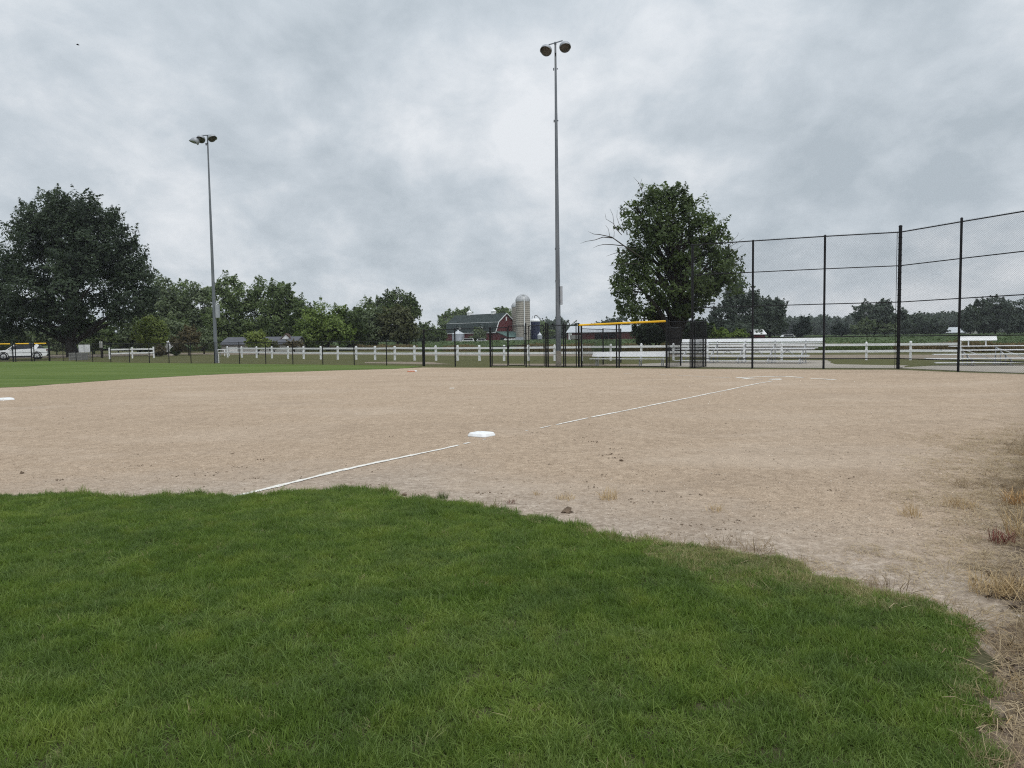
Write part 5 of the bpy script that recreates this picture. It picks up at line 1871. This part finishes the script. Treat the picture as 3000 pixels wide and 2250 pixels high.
# lean-to on the gable end
m = MB()
m.prism([(0, 0), (0, 3.5), (-6.4, 1.6), (-6.4, 0)], Yv(.15), Yv(BW - .15), axis=1)
lt = m.build('lean_to', M_BARNRED, root)
m = MB()
P = [(-.42, Yv(-.3), 3.55), (-6.8, Yv(-.3), 1.62), (-6.8, Yv(BW + .3), 1.62), (-.42, Yv(BW + .3), 3.55)]
m.add(P + [(p[0], p[1], p[2] + .14) for p in P], [(0, 1, 2, 3), (7, 6, 5, 4), (0, 4, 5, 1), (1, 5, 6, 2), (2, 6, 7, 3), (3, 7, 4, 0)])
m.build('lean_to_roof', M_LEANROOF, lt)
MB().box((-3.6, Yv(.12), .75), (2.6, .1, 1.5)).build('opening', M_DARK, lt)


def silo(label, px, d, r, hcyl, hdome, mat, dome_mat, hoops=0, chute=False):
    p = W(px, 1000, d)
    root = thing('silo', label, 'silo', (p.x, d, 0), 0, 'silos beside the barn')
    MB().lathe([(r, 0), (r, hcyl)], 32).build('shell', mat, root)
    prof = [(r * 1.02, hcyl - .1)] + [(r * 1.02 * math.cos(t), hcyl + hdome * math.sin(t)) for t in np.linspace(0, math.pi / 2 - .02, 9)]
    dm = MB().lathe(prof, 32).build('dome', dome_mat, root)
    rb = MB()
    for k in range(16):
        a = 2 * math.pi * k / 16
        pts = [Vector((r * 1.035 * math.cos(t) * math.cos(a), r * 1.035 * math.cos(t) * math.sin(a), hcyl + hdome * 1.01 * math.sin(t))) for t in np.linspace(0, math.pi / 2 - .1, 6)]
        rb.poly_tube(pts, [.05] * 6, 4)
    rb.build('dome_rib', dome_mat, dm)
    for k in range(hoops):
        z = hcyl * (k + .5) / hoops
        MB().lathe([(r + .002, z - .05), (r + .05, z - .04), (r + .05, z + .04), (r + .002, z + .05)], 32).build('hoop', M_HOOP, root)
    if chute:
        MB().tube((r * .18, -r - .12, 0), (r * .18, -r - .12, hcyl + .3), .16, .16, 8).build('filler_pipe', M_WHITETRIM, root)
        MB().box((.1, -r * .55, hcyl + hdome * .62), (.9, .9, 1.1)).build('hatch', dome_mat, root)
    return root


silo('tall concrete silo with a pale dome and white pipe', 1533, 256, 2.42, 13.8, 2.35, M_STAVE, M_DOME, 20, True)
silo('second concrete silo half hidden behind the tall one', 1519, 264, 2.3, 12.2, 1.9, M_STAVE, M_DOME, 18)
bs = silo('dark blue silo with a white cap right of the concrete silos', 1569, 268, 1.72, 7.2, 1.0, M_BLUESILO, M_WHITETRIM)
m = MB()
pts = [Vector((.3 * k, 0, 8.2 + 1.1 * math.sin(k * .8))) for k in range(5)]
m.poly_tube([Vector((-.3, 0, 8.1)), Vector((-.2, 0, 9.2)), Vector((.5, 0, 9.3)), Vector((1.2, 0, 8.6)), Vector((2.0, 0, 7.9))], [.12, .14, .14, .12, .1], 6)
m.tube((-1.2, 0, 8.0), (-1.0, 0, 9.0), .06, .06, 5)
m.build('blower_pipe', M_TWIG, bs)


def grain_bin(label, px, d, r, h, hc, hopper=0.0):
    p = W(px, 1000, d)
    root = thing('grain_bin', label, 'grain bin', (p.x, d, 0))
    prof = []
    z0 = hopper
    k = 9
    for i in range(k):
        prof += [(r, z0 + h * i / k), (r * 1.012, z0 + h * (i + .5) / k)]
    prof.append((r, z0 + h))
    MB().lathe(prof, 24).build('shell', M_BIN, root)
    MB().lathe([(r * 1.05, z0 + h - .03), (r * .15, z0 + h + hc), (r * .12, z0 + h + hc + .2), (.001, z0 + h + hc + .25)], 24).build('cone_roof', M_METALROOF, root)
    if hopper:
        MB().lathe([(.15, .35), (r, z0)], 16).build('hopper', M_BIN, root)
        for a in range(4):
            MB().tube((r * math.cos(a * 1.571 + .78), r * math.sin(a * 1.571 + .78), 0), (r * math.cos(a * 1.571 + .78), r * math.sin(a * 1.571 + .78), z0 + .2), .06, .06, 6).build('leg', M_GALV, root)
    return root


grain_bin('round corrugated grain bin with a white cone roof before the barn', 1342.7, 225, 1.82, 2.9, .9)
grain_bin('small pale hopper bin right of the blue silo', 1581.5, 250, .8, 1.3, .8, .9)


def shed(name, label, cat, px0, px1, d, ang, depth_m, wall_h, ridge_h, wmat, rmat, openings=()):
    a, b = W(px0, 1000, d), W(px1, 1000, d + ang)
    a, b = Vector((a.x, a.y, 0)), Vector((b.x, b.y, 0))
    L = (b - a).length
    root = thing(name, label, cat, a, math.atan2((b - a).y, (b - a).x))
    MB().prism([(0, 0), (0, wall_h), (depth_m / 2, ridge_h), (depth_m, wall_h), (depth_m, 0)], 0, L, axis=0).build('wall', wmat, root)
    m = MB()
    e = .3
    for s in (0, 1):
        y0, y1 = (-e, depth_m / 2) if s == 0 else (depth_m + e, depth_m / 2)
        zo = wall_h - e * (ridge_h - wall_h) / (depth_m / 2)
        P = [(-e, y0, zo + .06), (L + e, y0, zo + .06), (L + e, y1, ridge_h + .06), (-e, y1, ridge_h + .06)]
        m.add(P + [(p[0], p[1], p[2] + .12) for p in P], [(0, 1, 2, 3), (7, 6, 5, 4), (0, 4, 5, 1), (1, 5, 6, 2), (2, 6, 7, 3), (3, 7, 4, 0)])
    m.build('roof', rmat, root)
    for (x0, x1, z0, z1, nm, mt) in openings:
        MB().box(((x0 + x1) / 2 * L, -.03, (z0 + z1) / 2), ((x1 - x0) * L, .1, z1 - z0)).build(nm, mt, root)
    return root


shed('shed', 'long dark red pole shed with a pale metal roof behind the dugout', 'shed', 1662, 1860, 225, -6, 11, 2.75, 4.6, M_SHEDRED, M_METALROOF,
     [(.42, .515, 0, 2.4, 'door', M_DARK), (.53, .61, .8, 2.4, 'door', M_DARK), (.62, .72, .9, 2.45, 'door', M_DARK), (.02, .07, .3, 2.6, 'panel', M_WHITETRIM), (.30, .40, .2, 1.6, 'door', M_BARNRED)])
shed('shed', 'tiny red shed below the round tree in the second backstop bay', 'shed', 2209, 2241, 158, 0, 4, 1.55, 2.4, M_BARNRED, M_WHITETRIM)
shed('building', 'low building with a long white roof far behind the right backstop bay', 'building', 2757, 2830, 245, -6, 9, 1.1, 2.7, M_HOUSEWALL, M_METALROOF)
shed('house', 'long low grey roofed house behind the white fence', 'house', 648, 860, 104, 0, 6.2, 1.15, 2.05, M_HOUSEWALL, M_HOUSEROOF,
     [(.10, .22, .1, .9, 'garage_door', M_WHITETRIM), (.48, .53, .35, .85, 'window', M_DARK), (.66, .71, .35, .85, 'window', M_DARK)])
# white gable house
p = W(838, 1000, 106)
root = thing('house', 'white gabled house with a brown roof peeking between the trees', 'house', (p.x, 106, 0), math.radians(12))
MB().prism([(-.75, 0), (.75, 0), (.75, 1.75), (0, 2.5), (-.75, 1.75)], 0, 5, axis=1).build('wall', M_WHITETRIM, root)
m = MB()
for s in (-1, 1):
    P = [(s * .95, -.15, 1.6), (s * .95, 5.2, 1.6), (0, 5.2, 2.55), (0, -.15, 2.55)]
    m.add(P + [(q[0], q[1], q[2] + .14) for q in P], [(0, 1, 2, 3), (7, 6, 5, 4), (0, 4, 5, 1), (1, 5, 6, 2), (2, 6, 7, 3), (3, 7, 4, 0)])
m.build('roof', M_BROWNROOF, root)

# small far away white vehicles and bales by the barn
def van(label, px, d, L, H, rz=0.0, name='parked_car', cat='car'):
    p = W(px, 1000, d)
    root = thing(name, label, cat, (p.x, d, 0), rz)
    MB().prism([(-L / 2, .3), (L / 2, .3), (L / 2, .85 * H * .6), (L * .30, H * .6), (L * .18, H), (-L * .42, H), (-L / 2, H * .6)], -.8, .8, axis=1).build('body', M_CARPAINT, root)
    MB().prism([(L * .27, H * .62), (L * .165, H * .95), (-L * .38, H * .95), (-L * .44, H * .62)], -.82, .82, axis=1).build('window', M_CARGLASS, root)
    for x in (-L * .3, L * .3):
        m = MB().tube((x, -.83, .33), (x, .83, .33), .33, .33, 12)
        m.build('wheel', M_TYRE, root)


van('white car parked in front of the long barn wall', 1368, 222, 4.3, 1.5, math.pi)
van('white pickup half hidden by the large shrub before the barn', 1414, 222, 3.6, 1.3, 0, 'pickup_truck', 'pickup')
van('white vehicle parked far off beside the small dark evergreen', 2312, 200, 4.2, 1.3)
for k, (px, lab) in enumerate(((1481, 'leftmost white wrapped bale beside the lean-to'), (1490, 'second white wrapped bale from the lean-to'), (1499, 'third white wrapped bale from the lean-to'), (1507, 'rightmost white wrapped bale, next to the silo'))):
    p = W(px, 1000, 250)
    o = MB().tube((0, -.6, .62), (0, .6, .62), .62, .62, 14).build('hay_bale', M_WHITETRIM)
    o.location = (p.x, 250, 0)
    tag(o, lab, 'bale', 'wrapped bales beside the lean-to')
p = W(1522, 1000, 248)
root = thing('wagon', 'pale farm wagon standing at the foot of the tall silo', 'wagon', (p.x, 248, 0))
MB().box((0, 0, 1.1), (2.6, 1.6, 1.0)).build('box', M_BIN, root)
for x in (-.9, .9):
    MB().tube((x, -.85, .35), (x, .85, .35), .35, .35, 10).build('wheel', M_TYRE, root)
p = W(1685, 1000, 212)
root = thing('wagon', 'dark feed wagon in front of the left end of the pole shed', 'wagon', (p.x, 212, 0))
MB().prism([(-1.3, .9), (1.3, .9), (1.5, 2.0), (-1.5, 2.0)], -.8, .8, axis=1).build('box', M_BOARDGREY, root)
for x in (-.9, .9):
    MB().tube((x, -.85, .45), (x, .85, .45), .45, .45, 10).build('wheel', M_TYRE, root)

# ------------------------------------------------------------------ left side: car, board, planter, camper
def suv():
    d = 81.0
    rear, frontw = W(110.5, 1050, d), W(15.0, 1050, d)
    wb = rear.x - frontw.x
    s = 1.0
    root = thing('parked_car', 'white sport utility car parked behind the far yellow capped fence', 'car', ((rear.x + frontw.x) / 2, d, 0), math.pi + math.radians(28))
    # local x: forward (pi rotation -> towards picture left), y: away from camera negative
    X = lambda t: t * s
    half = .98 * s
    lower = [(-2.42, .42), (-2.50, .62), (-2.48, .80), (-2.36, 1.10), (-2.30, 1.16), (-1.4, 1.19), (.9, 1.10), (1.25, 1.08), (2.2, .98), (2.46, .86), (2.52, .60), (2.48, .36), (1.95, .30), (-1.95, .30)]
    m = MB()
    secs = [(-half, .94), (-half * .96, 1.0), (half * .96, 1.0), (half, .94)]
    n = len(lower)
    vs = []
    for y, k in ((-half, .0), (-half + .10, 1.0), (half - .10, 1.0), (half, .0)):
        for x, z in lower:
            kk = 1 if k else .985
            vs.append((X(x) * kk, y, .3 * s + (z - .3) * s * (1 if k else .96) + (0 if k else .012)))
    fs = [tuple(range(n)), tuple(range(4 * n - 1, 3 * n - 1, -1))]
    for r_ in range(3):
        fs += [(r_ * n + i, (r_ + 1) * n + i, (r_ + 1) * n + (i + 1) % n, r_ * n + (i + 1) % n) for i in range(n)]
    m.add(vs, fs)
    # white pillars; the roof panel is black
    for y in (-1, 1):
        for (a, b, w) in (((1.20, 1.09), (.52, 1.60), .06), ((-1.25, 1.17), (-1.62, 1.62), .34)):
            m.bar((X(a[0]), y * half * .91, a[1] * s), (X(b[0]), y * half * .80, b[1] * s), .05, w * s, up=(1, 0, .4))
    m.bar((X(-2.52), 0, 1.13 * s), (X(-2.2), 0, 1.14 * s), half * 1.7, .05)
    body = m.build('body', M_CARPAINT, root)
    MB().prism([(X(x), z * s) for x, z in [(-1.80, 1.60), (-1.0, 1.69), (.1, 1.69), (.52, 1.61), (.48, 1.57), (.1, 1.64), (-1.0, 1.64), (-1.76, 1.56)]], -half * .80, half * .80, axis=1).build('roof', M_CLAD, root)
    m = MB()
    gl = [(1.16, 1.10), (.48, 1.58), (.1, 1.65), (-1.0, 1.65), (-1.72, 1.57), (-2.24, 1.14)]
    k = len(gl)
    vs = [(X(x), -half * (.885 if z < 1.2 else .775), z * s) for x, z in gl] + [(X(x), half * (.885 if z < 1.2 else .775), z * s) for x, z in gl]
    fs = [tuple(range(k)), tuple(range(2 * k - 1, k - 1, -1))] + [(i, k + i, k + (i + 1) % k, (i + 1) % k) for i in range(k)]
    m.add(vs, fs)
    m.build('windows', M_CARGLASS, root)
    for x in (1.51, -1.51):
        for y in (-1, 1):
            m = MB()
            cy = y * half * .88
            R = .385 * s
            m.lathe([(R * .62, -.12), (R * .93, -.125), (R, -.09), (R, .09), (R * .93, .125), (R * .62, .12)], 24, (X(x), cy, R), Matrix.Rotation(math.pi / 2, 3, 'X'))
            m.tube((X(x), cy - .10, R), (X(x), cy + .10, R), R * .63, R * .63, 20)
            w = m.build('wheel', M_TYRE, root)
            m = MB()
            for a in range(5):
                t = a * 2 * math.pi / 5 + .3
                for dt in (-.16, .16):
                    m.bar((X(x), cy + y * .128, R), (X(x) + R * .60 * math.cos(t + dt), cy + y * .128, R + R * .60 * math.sin(t + dt)), .02, .045, up=(0, 1, 0))
            m.lathe([(R * .58, -.015), (R * .64, -.015), (R * .64, .015), (R * .58, .015)], 24, (X(x), cy + y * .125, R), Matrix.Rotation(math.pi / 2, 3, 'X'))
            m.build('rim', M_RIM, w)
            m = MB()
            n = 12
            pts_o = [(X(x) + R * 1.30 * math.cos(math.pi * i / n), R + R * 1.30 * math.sin(math.pi * i / n)) for i in range(n + 1)]
            pts_i = [(X(x) + R * 1.08 * math.cos(math.pi * i / n), R + R * 1.08 * math.sin(math.pi * i / n)) for i in range(n + 1)]
            ys = y * (half + .012)
            V = [(p[0], ys, p[1]) for p in pts_o] + [(p[0], ys, p[1]) for p in pts_i] + [(p[0], ys - y * .25, p[1]) for p in pts_o] + [(p[0], ys - y * .25, p[1]) for p in pts_i]
            q = n + 1
            Fq = []
            for i in range(n):
                Fq += [(i, i + 1, q + i + 1, q + i), (i, 2 * q + i, 2 * q + i + 1, i + 1), (q + i, q + i + 1, 3 * q + i + 1, 3 * q + i)]
            m.add(V, Fq)
            # dark wheel well
            m.tube((X(x), ys - y * .02, R), (X(x), ys - y * .3, R), R * 1.1, R * 1.1, 20)
            m.build('wheel_arch', M_CLAD, root)
    for y in (-1, 1):
        MB().box((0, y * (half - .01), .36 * s), (2.2 * s, .06, .16 * s)).build('sill', M_CLAD, root)
        MB().box((X(-2.38), y * half * .86, 1.0 * s), (.16 * s, .24, .13 * s)).build('tail_light', M_REDLENS, root)
        MB().box((X(2.34), y * half * .82, .88 * s), (.26 * s, .22, .10 * s)).build('headlight', M_LAMPGREY, root)
        MB().box((X(.85), y * (half + .06), 1.16 * s), (.12, .16, .13)).build('side_mirror', M_CARPAINT, root)
        for x in (.75, -.25, -1.25):
            MB().box((X(x), y * (half + .001), .78 * s), (.012, .012, .62 * s)).build('door_gap', M_CLAD, root)
        for x in (.0, -1.0):
            MB().box((X(x), y * (half + .012), .98 * s), (.2 * s, .03, .035 * s)).build('door_handle', M_CARPAINT, root)
        MB().bar((X(.2), y * half * .70, 1.71 * s), (X(-1.5), y * half * .70, 1.71 * s), .03, .04).build('roof_rail', M_RIM, root)
    MB().box((X(-2.44), 0, .45 * s), (.16, half * 1.7, .18)).build('bumper', M_CLAD, root)
    MB().box((X(2.46), 0, .42 * s), (.16, half * 1.7, .2)).build('bumper', M_CLAD, root)


suv()

d = 78
a, c = W(229, 1010, d), W(263.5, 1032, d)
p = W(246, 1000, d)
root = thing('scoreboard', 'blank white board on posts beside the maple trunk', 'scoreboard', (p.x, d, 0))
for s in (-1, 1):
    MB().box((s * (c.x - a.x) / 4, 0, (a.z + c.z) / 2), ((c.x - a.x) / 2 - .03, .06, a.z - c.z)).build('panel', M_WHITETRIM, root)
    MB().box((s * .5, .08, a.z / 2), (.09, .09, a.z)).build('post', M_BOARDGREY, root)
MB().box((0, -.04, (a.z + c.z) / 2), (.05, .03, a.z - c.z)).build('strap', M_GALV, root)
a, c = W(206, 1033.5, 76), W(250, 1057, 76)
p = W(228, 1000, 76)
root = thing('planter_box', 'grey weathered wooden bin below the blank white board', 'bin', (p.x, 76, 0))
hh = a.z / 5
for k in range(5):
    MB().box((0, 0, hh * (k + .5)), (c.x - a.x - .01 * (k % 2), .9, hh - .02)).build('plank', M_BOARDGREY, root)
for s in (-1, 1):
    MB().box((s * (c.x - a.x) * .40, -.48, a.z / 2), (.1, .05, a.z)).build('stud', M_BOARDGREY, root)
a = W(297, 1002, 84)
root = thing('sign', 'two small pale signs on a dark post near the maple', 'sign', (a.x, 84, 0))
MB().box((0, 0, a.z * .45), (.2, .2, a.z * .9)).build('post', M_BARK, root)
for s in (-1, 1):
    MB().box((s * .10, -.12, a.z - .28), (.13, .03, .7)).build('plate', M_HOUSEWALL, root)

p = W(484, 1000, 100)
root = thing('camper', 'rounded white camper trailer among the shrubs', 'camper', (p.x, 100, 0), math.radians(8))
m = MB()
m.prism([(-1.0, .35), (.55, .35), (.75, .55), (.78, 1.2), (.6, 1.62), (.2, 1.85), (-.4, 1.92), (-1.0, 1.8), (-1.3, 1.5), (-1.3, .6)], -.9, .9, axis=1)
m.build('body', M_WHITETRIM, root)
MB().box((-.2, -.91, 1.3), (.7, .06, .4)).build('window', M_CARGLASS, root)
MB().tube((-.2, -.95, .35), (-.2, .95, .35), .34, .34, 14).build('wheel', M_TYRE, root)

p = W(651, 1000, 84)
root = thing('picnic_table', 'white picnic table at the left end of the long white fence', 'picnic table', (p.x, 84, 0))
MB().box((0, 0, .78), (1.0, .75, .05)).build('tabletop', M_WHITE, root)
for s in (-1, 1):
    MB().box((0, s * .65, .45), (1.0, .26, .05)).build('seat', M_WHITE, root)
    m = MB().bar((s * .38, -.3, .76), (s * .5, -.7, 0), .06, .1).bar((s * .38, .3, .76), (s * .5, .7, 0), .06, .1).bar((s * .42, -.7, .42), (s * .42, .7, .42), .05, .1)
    m.build('leg', M_WHITE, root)

for px, dd, lab, r_ in ((443, 90, 'pale boulder left of the brownish shrub', .28), (500, 90, 'flat pale stone below the round bush', .24)):
    V, Q = blob(1, .6, int(px), 9, 6)
    p = W(px, 1000, dd)
    o = link('boulder', mesh_np('boulder', [(v_[0] * r_ * 1.4, v_[1] * r_, v_[2] * r_ + r_ * .3) for v_ in V], Q, M_CONCRETE, True))
    o.location = (p.x, dd, 0)
    tag(o, lab, 'boulder')

# a bird high on the left
p = W(228, 131, 60)
m = MB()
m.lathe([(.001, -.13), (.035, -.07), (.045, .0), (.03, .08), (.001, .12)], 8, (0, 0, 0), Matrix.Rotation(math.pi / 2, 3, 'Y'))
m.add([(-.04, .02, .02), (.05, .02, .02), (.02, .16, .07), (-.06, .27, .03), (-.05, .15, .06)], [(0, 1, 2, 4), (4, 2, 3)])
m.add([(-.04, -.02, .02), (.05, -.02, .02), (.02, -.16, .07), (-.06, -.27, .03), (-.05, -.15, .06)], [(0, 1, 2, 4), (4, 2, 3)])
m.add([(-.11, .0, .005), (-.2, .04, .005), (-.2, -.04, .005)], [(0, 1, 2)])
o = m.build('bird', M_BLACK)
o.location = p
o.rotation_euler = (.35, .1, .5)
tag(o, 'small dark bird flying high at the upper left', 'bird')


# ------------------------------------------------------------------ air
def build_haze():
    m = MB()
    m.box((0, 440, 14.5), (2100, 1060, 31.0))
    mt = bpy.data.materials.new('haze')
    mt.use_nodes = True
    nt = mt.node_tree
    nt.nodes.clear()
    o = nt.nodes.new('ShaderNodeOutputMaterial')
    v = nt.nodes.new('ShaderNodeVolumePrincipled')
    v.inputs['Color'].default_value = (.86, .90, .96, 1)
    v.inputs['Density'].default_value = HAZE
    v.inputs['Anisotropy'].default_value = .2
    nt.links.new(v.outputs[0], o.inputs['Volume'])
    h = m.build('haze', mt)
    tag(h, 'thin pale haze in the air over the whole field', 'haze', None, 'stuff')


HAZE = .0002
build_haze()
